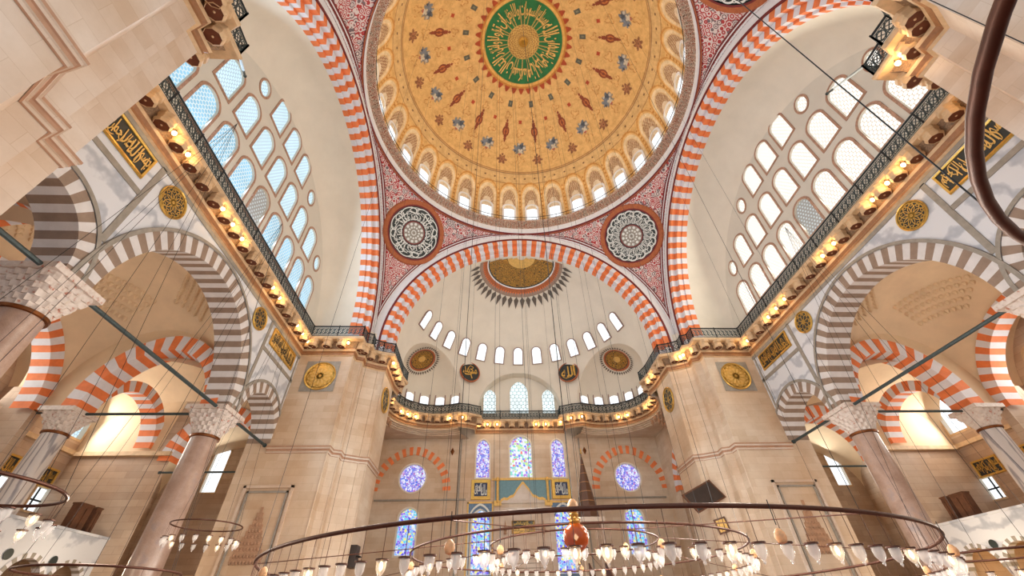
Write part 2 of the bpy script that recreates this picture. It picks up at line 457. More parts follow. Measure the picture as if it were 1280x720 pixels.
# ---- main dome: painted shell
def dome():
    NA = 1440
    els = list(np.linspace(0, 28, 76)) + list(np.linspace(28, 90, 150))[1:]
    zs = [35.2, 35.6, 36.0, 36.3]
    az = np.linspace(0, 360, NA, endpoint=False); A = np.radians(az)
    rows = [np.stack([RD * np.sin(A), RD * np.cos(A), np.full(NA, z)], 1) for z in zs]
    EL = [(-degrees(math.asin((36.5 - z) / RD))) for z in zs] + els
    for e in els:
        e = radians(min(e, 89.9)); rows.append(np.stack([RD * cos(e) * np.sin(A), RD * cos(e) * np.cos(A), np.full(NA, 36.5 + RD * sin(e))], 1))
    P = np.concatenate(rows); nr = len(rows)
    az2, el2 = np.meshgrid(az, np.array(EL))
    C = np.zeros((nr, NA, 3)); C[:] = (224, 180, 114)
    def per(n, off=0.): return (az2 - off + 180. / n) % (360. / n) - 180. / n     # signed angle to nearest repeat
    def put(mask, c): C[mask] = c
    ce = np.cos(np.radians(el2))
    # pale fine band between window zone and the ring line
    put((el2 > 22) & (el2 < 28), (220, 182, 124))
    for n, off, el, c, s in ((64, 2.8, 25.2, (112, 78, 52), .45), (96, 0, 28.9, (190, 130, 70), .25)):
        put((np.hypot(per(n, off) * ce, el2 - el) < s), c)
    for e, w, c in ((28.0, .16, (120, 84, 60)), (28.8, .1, (150, 104, 66)), (27.3, .12, (214, 176, 120)), (22.4, .12, (170, 120, 66))): put(np.abs(el2 - e) < w, c)
    # window niches: pale pointed petals round each drum window
    d = per(32, 5.625)
    def petal(hw, top, bot=-6): 
        y = (el2 - bot) / (top - bot); return (np.abs(d) < hw * np.sqrt(np.clip(1 - np.clip((y - .74) / .26, 0, 1) ** 2, 0, 1))) & (el2 < top)
    put(petal(5.2, 23), (206, 146, 72)); put(petal(4.9, 22.0), (232, 188, 122)); put(petal(4.5, 20.8), (236, 212, 172)); put(petal(3.5, 19.0), (226, 192, 142))
    fl = (np.sin(az2 * 3.1 * 2 + el2 * 1.7) * np.sin(el2 * 4.1 + az2 * .7) + np.sin(az2 * 7.3) * np.cos(el2 * 6.))
    put(petal(3.2, 18.4) & (fl > .1), (152, 104, 70)); put(petal(3.2, 18.4) & (fl <= .1), (210, 184, 148))
    put(petal(2.3, 12.6), (232, 214, 186))
    put((np.abs(d) > 5.2) & (el2 < 20) & (np.abs(np.sin(el2 * 1.3)) > .86), (186, 122, 52))
    # sixteen-fold ornament rings
    def blob(off, el, ra, re, c, n=16):
        put(np.hypot(per(n, off) * ce / ra, (el2 - el) / re) < 1, c)
    def flower(off, el, r, c, k=5, n=16, ph=0., dep=.35):
        x = per(n, off) * ce; y = el2 - el; rr = np.hypot(x, y); th = np.arctan2(x, y)
        put(rr < r * (1 - dep * (.5 + .5 * np.cos(k * th + ph))), c)
    # faint arabesque tendrils
    for (n, off, el, r) in ((16, 0, 35.5, 3.4), (16, 11.25, 42, 3.6), (16, 0, 49, 3.2), (16, 11.25, 57, 2.6), (16, 0, 62.5, 2.2)):
        x = per(n, off) * ce; y = el2 - el; rr = np.hypot(x, y); th = np.arctan2(x, y)
        put((np.abs(rr - r * (.72 + .28 * np.cos(4 * th))) < .2), (222, 178, 112))
        put((np.abs(rr - r * (.5 + .2 * np.cos(3 * th + 1))) < .16), (188, 128, 62))
    # inner ring of dark blocks
    x = per(16, 11.25) * ce; y = el2 - 62.4
    put((np.abs(x) < 1.0) & (np.abs(y) < 1.4), (84, 86, 76)); put((np.abs(x) < .4) & (np.abs(y) < .6), (120, 120, 100))
    flower(0, 54.4, 1., (178, 66, 30), 4)
    # lamp shaped ornaments
    blob(11.25, 49.4, 1.75, 2.5, (132, 56, 26)); blob(11.25, 49.2, 1.1, 1.7, (192, 112, 54)); blob(11.25, 49.3, .5, .9, (120, 50, 30))
    x = np.abs(per(16, 11.25) * ce); put((x < .28) & (np.abs(el2 - 49.6) < 4.6), (130, 58, 30))
    flower(11.25, 52.8, 1.05, (140, 62, 32), 4); flower(11.25, 46.1, .95, (140, 62, 32), 4); blob(11.25, 54.4, .5, .7, (140, 62, 32)); blob(11.25, 44.7, .5, .6, (140, 62, 32))
    # grey-blue bouquets
    flower(0, 41.2, 3.5, (150, 138, 120), 9, dep=.35); flower(.9, 42.2, 2.5, (100, 108, 120), 5, ph=1.2, dep=.5); flower(-2.2, 41.2, 2.1, (120, 128, 140), 5, ph=.4, dep=.5); flower(.4, 40.0, 1.5, (206, 196, 176), 4, dep=.5); flower(1.2, 42.6, 1.2, (70, 78, 90), 3, dep=.4)
    blob(0, 38.6, .8, .6, (176, 90, 66)); blob(3.0, 41.6, .6, .7, (196, 190, 180)); blob(-3.2, 40.2, .6, .6, (70, 80, 96)); blob(-.6, 43.6, .6, .5, (196, 190, 176))
    # brown bouquets
    flower(11.25, 35.0, 2.7, (138, 88, 58), 6, dep=.45); flower(11.25, 35.1, 1.6, (168, 112, 74), 5, dep=.4); blob(11.25, 37.6, .5, .7, (138, 88, 58)); blob(11.25, 35.0, .3, .3, (90, 50, 34))
    # crown medallion
    t36 = per(36)
    put((el2 > 69.0) & (el2 < 71), (200, 150, 84))
    y = (el2 - 67.3) / 2.6
    put((y > 0) & (y <= 1.05) & (np.abs(t36) < 3.9 * np.sqrt(np.clip(y, 0, 1))), (168, 66, 22))
    put((el2 > 69.9), (196, 132, 52)); put((el2 > 70.5), (226, 176, 92)); put((el2 > 71.7), (196, 140, 60)); put(el2 > 72.1, (24, 112, 58))
    put(el2 > 82.6, (206, 168, 92)); ring = (el2 > 83) & (np.sin(az2 * pi / 180 * 24) * np.sin(el2 * 5) > .25); put(ring, (142, 96, 36))
    put(el2 > 89.0, (230, 190, 90))
    F = []
    i = np.arange(nr - 1)[:, None] * NA; j = np.arange(NA)[None, :]; k = (j + 1) % NA
    F = np.stack([i + j, i + NA + j, i + NA + k, i + k], -1).reshape(-1, 4)
    me = bpy.data.meshes.new('dome_ceiling'); me.vertices.add(len(P)); me.vertices.foreach_set('co', P.ravel())
    me.loops.add(F.size); me.loops.foreach_set('vertex_index', F.ravel().astype('i'))
    me.polygons.add(len(F)); me.polygons.foreach_set('loop_start', np.arange(0, F.size, 4, dtype='i')); me.polygons.foreach_set('loop_total', np.full(len(F), 4, 'i'))
    me.update(); me.polygons.foreach_set('use_smooth', [True] * len(F))
    at = me.color_attributes.new('paint', 'FLOAT_COLOR', 'POINT')
    c = C.reshape(-1, 3) / 255.; c = np.where(c <= .04045, c / 12.92, ((c + .055) / 1.055) ** 2.4)
    at.data.foreach_set('color', np.concatenate([c, np.ones((len(c), 1))], 1).astype('f').ravel())
    me.materials.append(MATS['dome_paint'])
    o = bpy.data.objects.new('dome_ceiling', me); COL.objects.link(o)
    tag(o, **S(label='great ochre painted dome with ringed bouquets and a green crown medallion', cat='dome'))
    # crown calligraphy: gilt letters on the green ring
    m = M()
    def pt(az, el, lift=.06):
        r = RD - lift; e = radians(el); a = radians(az); return (r * cos(e) * sin(a), r * cos(e) * cos(a), 36.5 + r * sin(e))
    words = ['\u0627\u0646', '\u0627\u0644\u0644\u0647', '\u064a\u0645\u0633\u0643', '\u0627\u0644\u0633\u0645\u0648\u0627\u062a', '\u0648\u0627\u0644\u0627\u0631\u0636', '\u0627\u0646', '\u062a\u0632\u0648\u0644\u0627', '\u0648\u0644\u0626\u0646', '\u0632\u0627\u0644\u062a\u0627', '\u0627\u0646', '\u0627\u0645\u0633\u0643\u0647\u0645\u0627', '\u0645\u0646', '\u0627\u062d\u062f', '\u0645\u0646', '\u0628\u0639\u062f\u0647']
    wl = [.6 + .28 * len(w) for w in words]; tot = sum(wl); a = 90
    for k, (w, l) in enumerate(zip(words, wl)):
        sp = 360 * l / tot
        e0, e1 = (73.2, 79.6) if k % 2 == 0 else (74.2, 80.4)
        # seen from below the letters run with their tops to the rim
        add_text(m, w, lambda u, v, a=a, sp=sp: pt(a + sp * (.03 + .94 * (1 - u)) , 80.6 - (80.6 - 72.8) * v * .95 - .2))
        a += sp
    for k in range(30):                                       # long risers of the script
        az = k * 12 + 3 * sin(k * 2.3)
        for dz in (-.9, .9):
            m.grid([[pt(az + dz - .28, 74.0 + (k % 3) * .7), pt(az + dz - .5, 82.6)], [pt(az + dz + .28, 74.0 + (k % 3) * .7), pt(az + dz + .5, 82.6)]])
    m.build('crown_lettering', 'gold_paint', o, label='gilt calligraphy on the green crown')
    return o
DOME = dome()
m = M(); m.lathe([(.02, 49.0), (.10, 49.1), (.24, 49.35), (.3, 49.5), (.5, 49.66), (.52, 49.72)], n=24); m.build('dome_boss', 'gold', DOME)

# ---- ring cornice below the dome
m = M()
m.lathe([(RD + .02, 33.8), (RD - .02, 33.95), (RD - .02, 34.12)], n=180, mi=0)
m.lathe([(RD - .02, 34.12), (RD - .12, 34.2), (RD - .12, 34.7)], n=180, mi=1)
rows = [[], [], [], []]
NB = 288
for k in range(NB * 2):
    a = 2 * pi * k / (NB * 2); r = RD - (.62 if k % 2 else .38)
    for row, (rr, z) in zip(rows, ((RD - .12, 34.7), (r + .22, 34.95), (r, 35.2), (RD - .66, 35.28))): row.append((rr * cos(a), rr * sin(a), z))
m.grid(rows, 2, close=True)
m.lathe([(RD - .66, 35.28), (RD - .7, 35.4), (RD + .02, 35.42)], n=180, mi=2)
rimc = m.build('cornice_dome_ring', ['dark_red', 'white_band', 'arabesque_rim'], **S(label='circular cornice with pale band and stalactite moulding under the great dome', cat='cornice'))
m = M()
r = RD - .62
m.tube([(r * cos(a), r * sin(a), 36.0) for a in np.linspace(0, 2 * pi, 144, endpoint=False)], .03, 6, closed=True)
m.tube([(r * cos(a), r * sin(a), 35.6) for a in np.linspace(0, 2 * pi, 144, endpoint=False)], .015, 5, closed=True)
for k in range(192):
    a = 2 * pi * k / 192; m.tube([(r * cos(a), r * sin(a), 35.4), (r * cos(a), r * sin(a), 36.0)], .012, 4)
m.build('dome_railing', 'iron', label='thin iron railing running round the foot of the great dome', cat='railing')
for k in range(32):
    a = radians(5.625 + k * 11.25); rr = RD * .998
    window((rr * sin(a) * .998, rr * cos(a) * .998, 36.05), (cos(a), -sin(a), 0), (sin(a), cos(a), 0), 1.15, 2.5, 'arch', 'glass_plain', 'white_band', .2, -.04, proud=.16,
           label='small arched window at the foot of the great dome', group='windows ringing the foot of the great dome')

# ---- pendentives: sphere pieces between dome ring and great arches
def pendentive(sx, sy):
    RS = RD * sqrt(2); n = 40; m = M()
    def pt(u, v, lift=0):            # u 0..1 across, v 0..1 from arch intersections to ring
        # boundary: arch on x plane and arch on y plane at angle; use azimuth rows
        z = Z0 + v * RD; rr = sqrt(max(RS * RS - (z - Z0) ** 2, 0))
        a0 = math.acos(min(1, RD / rr)); a = a0 + (pi / 2 - 2 * a0) * u
        q = (rr - lift); return (sx * q * cos(a), sy * q * sin(a), z)
    vs = [v ** 1.0 for v in np.linspace(0.0, .9999, n)]
    m.grid([[pt(u, v) for u in np.linspace(0, 1, 33)] for v in vs], 0)
    # red and terracotta border fillets
    bw = .34
    for side in (0, 1):
        for w0, w1, mi, lf in ((0.0, .1, 3, .05), (.1, .2, 1, .09), (.2, .27, 3, .07), (.27, .36, 1, .08)):
            A, B = [], []
            for v in vs:
                z = Z0 + v * RD; rr = sqrt(RS * RS - (z - Z0) ** 2); a0 = math.acos(min(1, RD / rr)); span = pi / 2 - 2 * a0
                h = sqrt(max(RD * RD - (z - Z0) ** 2, 1e-6)); sl = RD / h / (v + .25) if v > .1 else 1.
                k = rr * span if span > 0 else 1e-3
                st = min(2.6, sqrt(1 + (v * RD / h) ** 2))
                f0, f1 = [min(.5, w * st / max(k, 1e-3)) for w in (w0, w1)]
                if side: f0, f1 = 1 - f0, 1 - f1
                A.append(pt(f0, v, lf)); B.append(pt(f1, v, lf))
            m.grid([A, B], mi)
    # border below the ring
    for w0, w1, mi in ((0, .05, 1), (.05, .1, 2), (.1, .14, 1)):
        m.grid([[pt(u, 1 - w / RD - .0002, .1) for u in np.linspace(0, 1, 33)] for w in (w0, w1)], mi)
    w = {(-1, 1): 'beside the left tympanum above the far left pier', (1, 1): 'beside the right tympanum above the far right pier', (-1, -1): 'over the near left pier', (1, -1): 'over the near right pier'}[(sx, sy)]
    pn = m.build('pendentive', ['arabesque_red', 'dark_red', 'terracotta', 'white_band'], smooth=False, **S(label='red and white arabesque pendentive ' + w, cat='pendentive'))
    # roundel
    c = Vector((sx * 10.79, sy * 10.88, 31.38)); nrm = (Vector((0, 0, Z0)) - c).normalized()
    if sy < 0: c = Vector((sx * 10.79, sy * 10.88, 31.38))
    ax = Vector((-nrm.y, nrm.x, 0)).normalized(); ay = nrm.cross(ax).normalized()
    if ay.z < 0: ay = -ay
    # make ax point to the viewer's right
    if (ax.cross(ay)).dot(nrm) < 0: ax = -ax
    f = lambda x, y, d=0: c + ax * x * 1.2 + ay * y * 1.2 + nrm * (.08 + d + 1.44 * (x * x + y * y) / 37.5)
    pol = lambda r, t, d=0: f(r * cos(t), r * sin(t), d)
    rt = M()
    T = np.linspace(0, 2 * pi, 72, endpoint=False)
    def ringf(r0, r1, d, mi): rt.grid([[pol(r0, t, d) for t in T], [pol(r1, t, d) for t in T]], mi, close=True)
    ringf(2.2, 2.55, .06, 0); ringf(2.5, 2.62, .0, 0); ringf(2.12, 2.24, .09, 3)
    rt.grid([[pol(r_, t) for t in T] for r_ in (.02, .8, 1.4, 1.9, 2.2)], 1, close=True)
    rt.grid([[pol(2.62, t, 0) for t in T], [pol(2.66, t, -.2) for t in T]], 0, close=True)
    ringf(.86, .95, .03, 3); rt.grid([[pol(r_, t, .02) for t in T] for r_ in (.01, .3, .6, .86)], 2, close=True)
    for k in range(12):
        for j in range(3): rt.poly([[f(.26 * (j + .7) * cos(2 * pi * k / 12 + j * .4) + (.05 + .035 * j) * cos(t), .26 * (j + .7) * sin(2 * pi * k / 12 + j * .4) + (.05 + .035 * j) * sin(t), .03) for t in T[::9]]], 5)
    ro = rt.build('roundel', ['terracotta', 'ink_green', 'grey_stone', 'dark_red', 'dark_red', 'chalk'], pn)
    m = M(); nf = 8 if sx < 0 else 16
    for k in range(nf):
        b = 2 * pi * k / nf; fl = 1 if (k % 2 == 0 or nf == 16) else -1; sp = 2 * pi / nf
        g = lambda x, y, b=b, fl=fl, sp=sp: pol(.98 + 1.12 * y, b + fl * (x - .5) * sp, .05)
        loop = [(.5 + .52 * cos(t), .68 + .27 * sin(t)) for t in np.linspace(-.9, 3.6, 16)]
        ribbon(m, loop, .075 if nf == 8 else .11, g)
        ribbon(m, [(.12, .05), (.1, .4), (.16, .75)], .06, g); ribbon(m, [(.3, .02), (.28, .35), (.42, .62), (.7, .7)], .05, g)
        ribbon(m, [(.5 + .18 * cos(t), .6 + .1 * sin(t)) for t in np.linspace(0, 6.3, 12)], .045, g)
        ribbon(m, [(.62, .04), (.66, .4), (.9, .5), (1.05, .32)], .05, g)
        ribbon(m, [(.8, .05), (.8, .26)], .05, g)
    tx = '\u0627\u0644\u0644\u0647' if nf == 16 else '\u0645\u062d\u0645\u062f'
    for k in range(nf):
        b = 2 * pi * (k + .5) / nf; sp = 2 * pi / nf
        add_text(m, tx, lambda u, v, b=b, sp=sp: pol(1.0 + .5 * v, b - (u - .5) * sp * .94, .045))
        g = lambda x, y, b=b, sp=sp: pol(.98 + 1.12 * y, b + (x - .5) * sp, .055)
        ribbon(m, [(.5 + .42 * cos(t), .72 + .2 * sin(t)) for t in np.linspace(-2.6, 2.2, 14)], .06, g)
        ribbon(m, [(.1, .52), (.34, .6), (.6, .56), (.9, .7)], .045, g); ribbon(m, [(.25, .9), (.4, .8), (.42, .62)], .04, g)
    m.build('roundel_lettering', 'chalk', pn, label='chalk white radiating calligraphy')
for sx in (-1, 1):
    for sy in (-1, 1): pendentive(sx, sy)

# ---- great arches
def great_arch(name, C, U, N, label, depth):
    """white outer band, then stepped red and white voussoirs"""
    m = M(); C = Vector(C); U = Vector(U); N = Vector(N)
    def band(r0, d0, r1, d1, mi):
        n = 96
        rows = [[C + U * (-r) + Vector((0, 0, -1.7)) + N * d for r, d in ((r0, d0), (r1, d1))]]
        for i in range(n + 1):
            a = pi * i / n; rows.append([C + U * (-cos(a) * r) + Vector((0, 0, sin(a) * r)) + N * d for r, d in ((r0, d0), (r1, d1))])
        rows.append([C + U * r + Vector((0, 0, -1.7)) + N * d for r, d in ((r0, d0), (r1, d1))])
        m.grid(rows, mi)
    band(13.42, .02, 12.62, .0, 0); band(12.62, -.06, 12.46, -.06, 1); band(12.62, .02, 12.62, -.06, 1); band(12.46, -.06, 12.46, .06, 1)
    pa = m.build('great_arch', ['white_band', 'dark_red'], **S(label=label, cat='arch'))
    prof = [(12.46, .02), (12.0, .02), (12.0, .45), (11.55, .45), (11.55, .85), (11.4, .85), (11.4, depth)]
    striped_arch('voussoirs', C, U, N, prof, 74, ['stripe_white', 'stripe_orange'], stilt=0, parent=pa, sub=1)
    # vertical legs below the springing
    m = M()
    for s in (-1, 1):
        for j in range(3):
            z1 = -j * .62; z0 = z1 - .62
            rows = [[C + U * (s * r) + Vector((0, 0, z)) + N * d for r, d in prof] for z in (z0, z1)]
            m.grid(rows, (j + 1) % 2)
    m.build('voussoirs', ['stripe_white', 'stripe_orange'], pa)
great_arch('qibla', (0, RD, Z0), (1, 0, 0), (0, 1, 0), 'red and white striped great arch before the far half dome', 1.3)
great_arch('entry', (0, -RD, Z0), (1, 0, 0), (0, -1, 0), 'red and white striped great arch overhead on the entrance side', 1.3)
for s in (-1, 1):
    great_arch('side', (s * RD, 0, Z0), (0, 1, 0), (s, 0, 0), 'red and white striped great arch framing the %s window wall' % SIDE[s], 1.3)

# ---- tympana with windows, and the plaster cove joining them to the great arch
for s in (-1, 1):
    m = M()
    secs = [(RD + 1.15, 20.6, 11.42), (15.3, 20.4, 11.4), (16.1, 19.9, 11.42), (16.6, 19.3, 11.4), (16.9, 18.8, 11.25), (17.1, 18.4, 11.0)]
    rows = []
    for x, zc, R in secs:
        row = [(s * x, -R, 18.5)] + [(s * x, -R * cos(a), zc + R * sin(a)) for a in np.linspace(0, pi, 90)] + [(s * x, R, 18.5)]
        rows.append(row)
    m.grid(rows); m.build('wall_%s_cove' % SIDE[s], 'plaster', smooth=True, **S(label='smooth cream plaster barrel round the %s window wall' % SIDE[s], cat='wall'))
    outer = [(s * XA, 11.1, 18.4)] + [(s * XA, 11.1 * cos(a), 18.4 + 11.1 * sin(a)) for a in np.linspace(0, pi, 60)] + [(s * XA, -11.1, 18.4)]
    outer = outer[1:-1] + []
    outer = [(s * XA, 11.1, 18.3)] + outer + [(s * XA, -11.1, 18.3)]
    holes = []
    rows_ = [('lower', 20.25, [-8.4 + 2.05 * i for i in range(9)], 1.42, 2.5, 'arch'), ('middle', 23.5, [-6.35 + 2.05 * i for i in range(7)], 1.36, 2.5, 'arch'), ('top', 26.9, [-2.4 + 2.05 * i for i in range(3)], 1.34, 2.45, 'arch'),
             ('middle', 23.75, [-8.42, 7.88], .85, 1.2, 'round'), ('top', 26.9, [-4.5, 3.85], .85, 1.2, 'round'), ('topside', 26.3, [5.75], .75, 1.0, 'round')]
    for nm, zb, ys, w, h, sh in rows_:
        for i, y in enumerate(ys):
            if nm == 'topside': continue
            y += .3
            y -= .3 
            lo = nm == 'lower' or (nm == 'middle' and i < 1)
            pane = ('glass_blue' if nm == 'lower' else 'glass_white_l') if s < 0 else 'glass_warm'
            if nm == 'lower' and i == 4: pane = 'glass_dots'
            if sh == 'arch': lb = '%s arched lattice window of the %s row in the %s tympanum, counted from the near pier' % (ORD[i], nm, SIDE[s])
            else: lb = 'small round lattice window ending the %s row on the %s side of the %s tympanum' % (nm, 'near' if i == 0 else 'far', SIDE[s])
            r, L = window((s * XA, y, zb), (0, 1, 0), (s, 0, 0), w, h, sh, pane, 'window_trim', .15, .12, label=lb)
            holes.append(L)
    m = M(); m.poly([outer] + holes); m.build('wall_%s_tympanum' % SIDE[s], 'plaster_cool', **S(label='pale plaster tympanum wall pierced by rows of windows on the %s' % SIDE[s], cat='wall'))

# ---- cornice path
EX, EY, ER = 8.52, 20.45, 4.4
def cornice_path(s):
    W = [(13.3, 10.4), (13.3, 11.1), (12.85, 11.3), (12.9, 12.0), (11.9, 12.6), (11.4, 12.75), (11.4, 15.9)]
    c = (EX, EY)
    a0 = atan2(16.9 - c[1], 11.25 - c[0]); a1 = atan2(24.3 - c[1], 6.4 - c[0])
    for a in np.linspace(a0, a1, 15): W.append((c[0] + ER * cos(a), c[1] + ER * sin(a)))
    W += [(5.6, 24.5), (4.75, 24.95), (4.75, YQ)]
    return [(s * x, y) for x, y in W]
def offset_path(P, d, closed=False):
    """shift a 2-D polyline to its left by d with mitred joins"""
    out = []; n = len(P)
    for i in range(n):
        a = P[i - 1] if (i > 0 or closed) else None; b = P[i]; c = P[(i + 1) % n] if (i < n - 1 or closed) else None
        ns = []
        for p, q in ((a, b), (b, c)):
            if p is None or q is None: continue
            dx, dy = q[0] - p[0], q[1] - p[1]; L = sqrt(dx * dx + dy * dy) or 1; ns.append((-dy / L, dx / L))
        if len(ns) == 1: nx, ny = ns[0]; k = 1
        else:
            nx, ny = ns[0][0] + ns[1][0], ns[0][1] + ns[1][1]; L = sqrt(nx * nx + ny * ny) or 1; nx /= L; ny /= L
            k = 1 / max(.45, nx * ns[0][0] + ny * ns[0][1])
        out.append((b[0] + nx * d * k, b[1] + ny * d * k))
    return out
def sweep(m, P, prof, mi=0):
    rows = []
    for d, z in prof:
        rows.append([(x, y, z) for x, y in offset_path(P, d)])
    if callable(mi): m.grid(rows, mi)
    else: m.grid(rows, mi)
def along(P, step, start=.5):
    """points every step metres along a polyline, with direction"""
    out = []; acc = start * step
    for a, b in zip(P[:-1], P[1:]):
        L = sqrt((b[0] - a[0]) ** 2 + (b[1] - a[1]) ** 2)
        while acc < L:
            t = acc / L; out.append((a[0] + (b[0] - a[0]) * t, a[1] + (b[1] - a[1]) * t, (b[0] - a[0]) / L, (b[1] - a[1]) / L)); acc += step
        acc -= L
    return out
# room side must lie to the left of the path: run right side bottom-to-top, far wall right-to-left, left side top-to-bottom
RIGHT = [(XA, -10.4), (XA, 10.4)]
PIER_FR = cornice_path(1); PIER_FL = cornice_path(-1)[::-1]
FAR = [(4.75, YQ), (-4.75, YQ)]
def near_pier(s):
    W = [(11.4, -17.5), (11.4, -12.75), (11.9, -12.6), (12.9, -12.0), (12.85, -11.3), (13.3, -11.1), (13.3, -10.4), (XA, -10.4)]
    W = [(s * x, y) for x, y in W]; return W if s > 0 else W[::-1]
FULL = near_pier(1)[:-1] + RIGHT + PIER_FR + FAR[1:] + PIER_FL[1:] + [(-XA, 10.4), (-XA, -10.4)] + near_pier(-1)[1:]
m = M()
PROF = [(0, 17.3), (.1, 17.38), (.1, 17.5), (.06, 17.54), (.16, 17.68), (.2, 17.82), (.12, 17.86), (.12, 17.95)]
sweep(m, FULL, PROF, lambda i, j: 2 if i in (1, 3, 6) else 0)
sweep(m, FULL, [(.12, 17.95), (.2, 18.2), (.34, 18.42)], 1)
sweep(m, FULL, [(.34, 18.42), (.66, 18.45), (.7, 18.55), (.7, 18.66), (.5, 18.7), (-1.6, 18.7)], 0)
cor = m.build('cornice_gallery', ['cornice_stone', 'cornice_lace', 'cornice_fillet'], **S(label='carved stone cornice carrying the lamp lit balcony round piers and walls', cat='cornice'))
# one bracket, copied along the cornice
def bracket_proto():
    m = M()
    oct8 = lambda rx, ry, z, cx=.36: [(cx + rx * cos(2 * pi * (k + .5) / 8), ry * sin(2 * pi * (k + .5) / 8), z) for k in range(8)]
    rows = [oct8(.34, .31, 17.9, .42), oct8(.38, .35, 17.97, .42), oct8(.38, .35, 18.06, .42), oct8(.32, .3, 18.1, .4), oct8(.34, .32, 18.26, .4), oct8(.4, .37, 18.3, .42), oct8(.42, .39, 18.46, .42)]
    m.grid(rows, 0, close=True); m.poly([oct8(.31, .28, 17.905, .42)], 1); m.lathe([(0, -.04), (.04, -.01), (.05, .01)], (.42, 0, 17.9), 8, 0)
    m.grid([oct8(.34, .31, 17.9, .42), oct8(.32, .29, 17.87, .42), oct8(.3, .27, 17.91, .42)], 0, close=True)
    m.raw([(0, -.16, 17.9), (0, .16, 17.9), (.2, .14, 18.02), (.2, -.14, 18.02), (0, -.16, 18.44), (0, .16, 18.44)], [(0, 1, 2, 3), (0, 3, 4), (1, 5, 2), (3, 2, 5, 4)], 0)
    return m.build('bracket', ['cornice_stone', 'cornice_brown'], cor)
BR = bracket_proto(); first = True
for x, y, dx, dy in along(FULL, 1.03):
    o = BR if first else BR.copy()
    if not first: COL.objects.link(o)
    first = False
    nx, ny = -dy, dx
    o.matrix_world = Matrix(((nx, dx, 0, x), (ny, dy, 0, y), (0, 0, 1, 0), (0, 0, 0, 1)))
# cornice lamps: little glass globes between the brackets
def lamp_proto():
    r = empty('cornice_lamp', (0, 0, 0), label='small glowing glass lamp hung under the balcony cornice', cat='lamp', group='lamps under the balcony cornice')
    m = M(); m.lathe([(.0, -.17), (.06, -.15), (.095, -.07), (.09, 0), (.05, .04)], n=10); m.build('bulb', 'bulb', r, smooth=True)
    m = M(); m.lathe([(.055, .03), (.07, .06), (.03, .09), (.012, .11), (.012, .22)], n=8); m.build('lamp_holder', 'iron', r)
    reg(r); return r
LP = lamp_proto(); first = True; cl = []
for i, (x, y, dx, dy) in enumerate(along(FULL, 1.03, 1.0)):
    if (i * 7) % 10 in (1, 3, 4, 6, 8) or y < -12.2: continue
    o = LP if first else copy_tree(LP); first = False
    o.location = (x - dy * .5, y + dx * .5, 18.24); cl.append((x - dy * .75, y + dx * .75))
# ---- balustrade: ironwork panels between posts, split into lengths
OFF = offset_path(FULL, .58)
def balustrade(i0, i1, label):
    P = OFF[i0:i1 + 1]
    root = empty('balustrade', (P[0][0], P[0][1], 18.7), label=label, cat='balustrade')
    loc = Vector((P[0][0], P[0][1], 18.7))
    rel = lambda p: (Vector(p) - loc)
    m = M(); m.tube([rel((x, y, 19.6)) for x, y in P], .045, 6); m.build('top_rail', 'iron', root)
    pm = M(); posts = M()
    for i in range(len(P) - 1):
        a, b = Vector((*P[i], 0)), Vector((*P[i + 1], 0)); L = (b - a).length
        if L < .05: continue
        d = (b - a) / L; n = Vector((-d.y, d.x, 0)); nc = max(1, round(L / .33)); w = L / nc
        def bar(p, q, wd=.03):
            p3 = rel(a + d * p[0] + Vector((0, 0, 18.72 + p[1]))); q3 = rel(a + d * q[0] + Vector((0, 0, 18.72 + q[1])))
            t = (q3 - p3); l = t.length
            if l < 1e-4: return
            pm.obox((p3 + q3) / 2, (t, n, t.cross(n)), (l / 2, .012, wd / 2))
        bar((0, .05), (L, .05), .04); bar((0, .82), (L, .82), .03); bar((0, .14), (L, .14), .02); bar((0, .74), (L, .74), .02)
        for k in range(nc):
            x = k * w; c = (x + w / 2, .44)
            R = min(w * .46, .2)
            pts = [(c[0] + R * cos(t), c[1] + R * 1.3 * sin(t)) for t in np.linspace(0, 2 * pi, 9)]
            for p, q in zip(pts[:-1], pts[1:]): bar(p, q, .035)
            for sx_, sz_ in ((1, 1), (1, -1)): bar((c[0] - R * .7 * sx_, c[1] - R * .9 * sz_), (c[0] + R * .7 * sx_, c[1] + R * .9 * sz_), .03)
            for zz in (.14, .74):
                q = [(x + w * t, zz + (.16 if zz < .4 else -.16) * (1 - abs(2 * abs(t - .5) - 0) * 2 if False else abs(2 * t - 1))) for t in (0, .25, .5, .75, 1)]
                for p_, q_ in zip(q[:-1], q[1:]): bar(p_, q_, .025)
            bar((x, .14), (x, .74), .03)
        np_ = max(1, round(L / 2.05))
        for k in range(np_ + 1):
            p = rel(a + d * (L * k / np_)); posts.box((p.x - .03, p.y - .03, 0), (p.x + .03, p.y + .03, .98))
    pm.build('iron_lattice', 'iron_green', root); posts.build('post', 'iron', root, kind='stuff')
nr, nf = 7, len(PIER_FR)
balustrade(nr, nr + 1, 'dark iron lattice balustrade along the foot of the right tympanum')
balustrade(nr + 1, nr + 1 + nf, 'dark iron lattice balustrade wrapping the far right pier and exedra')
balustrade(nr + 1 + nf, nr + 2 + nf, 'dark iron lattice balustrade under the three coloured apse windows')
balustrade(nr + 2 + nf, nr + 2 + 2 * nf, 'dark iron lattice balustrade wrapping the far left pier and exedra')
balustrade(nr + 2 + 2 * nf, nr + 3 + 2 * nf, 'dark iron lattice balustrade along the foot of the left tympanum')
balustrade(0, nr, 'dark iron lattice balustrade around the near right pier')
balustrade(nr + 3 + 2 * nf, len(FULL) - 1, 'dark iron lattice balustrade around the near left pier')

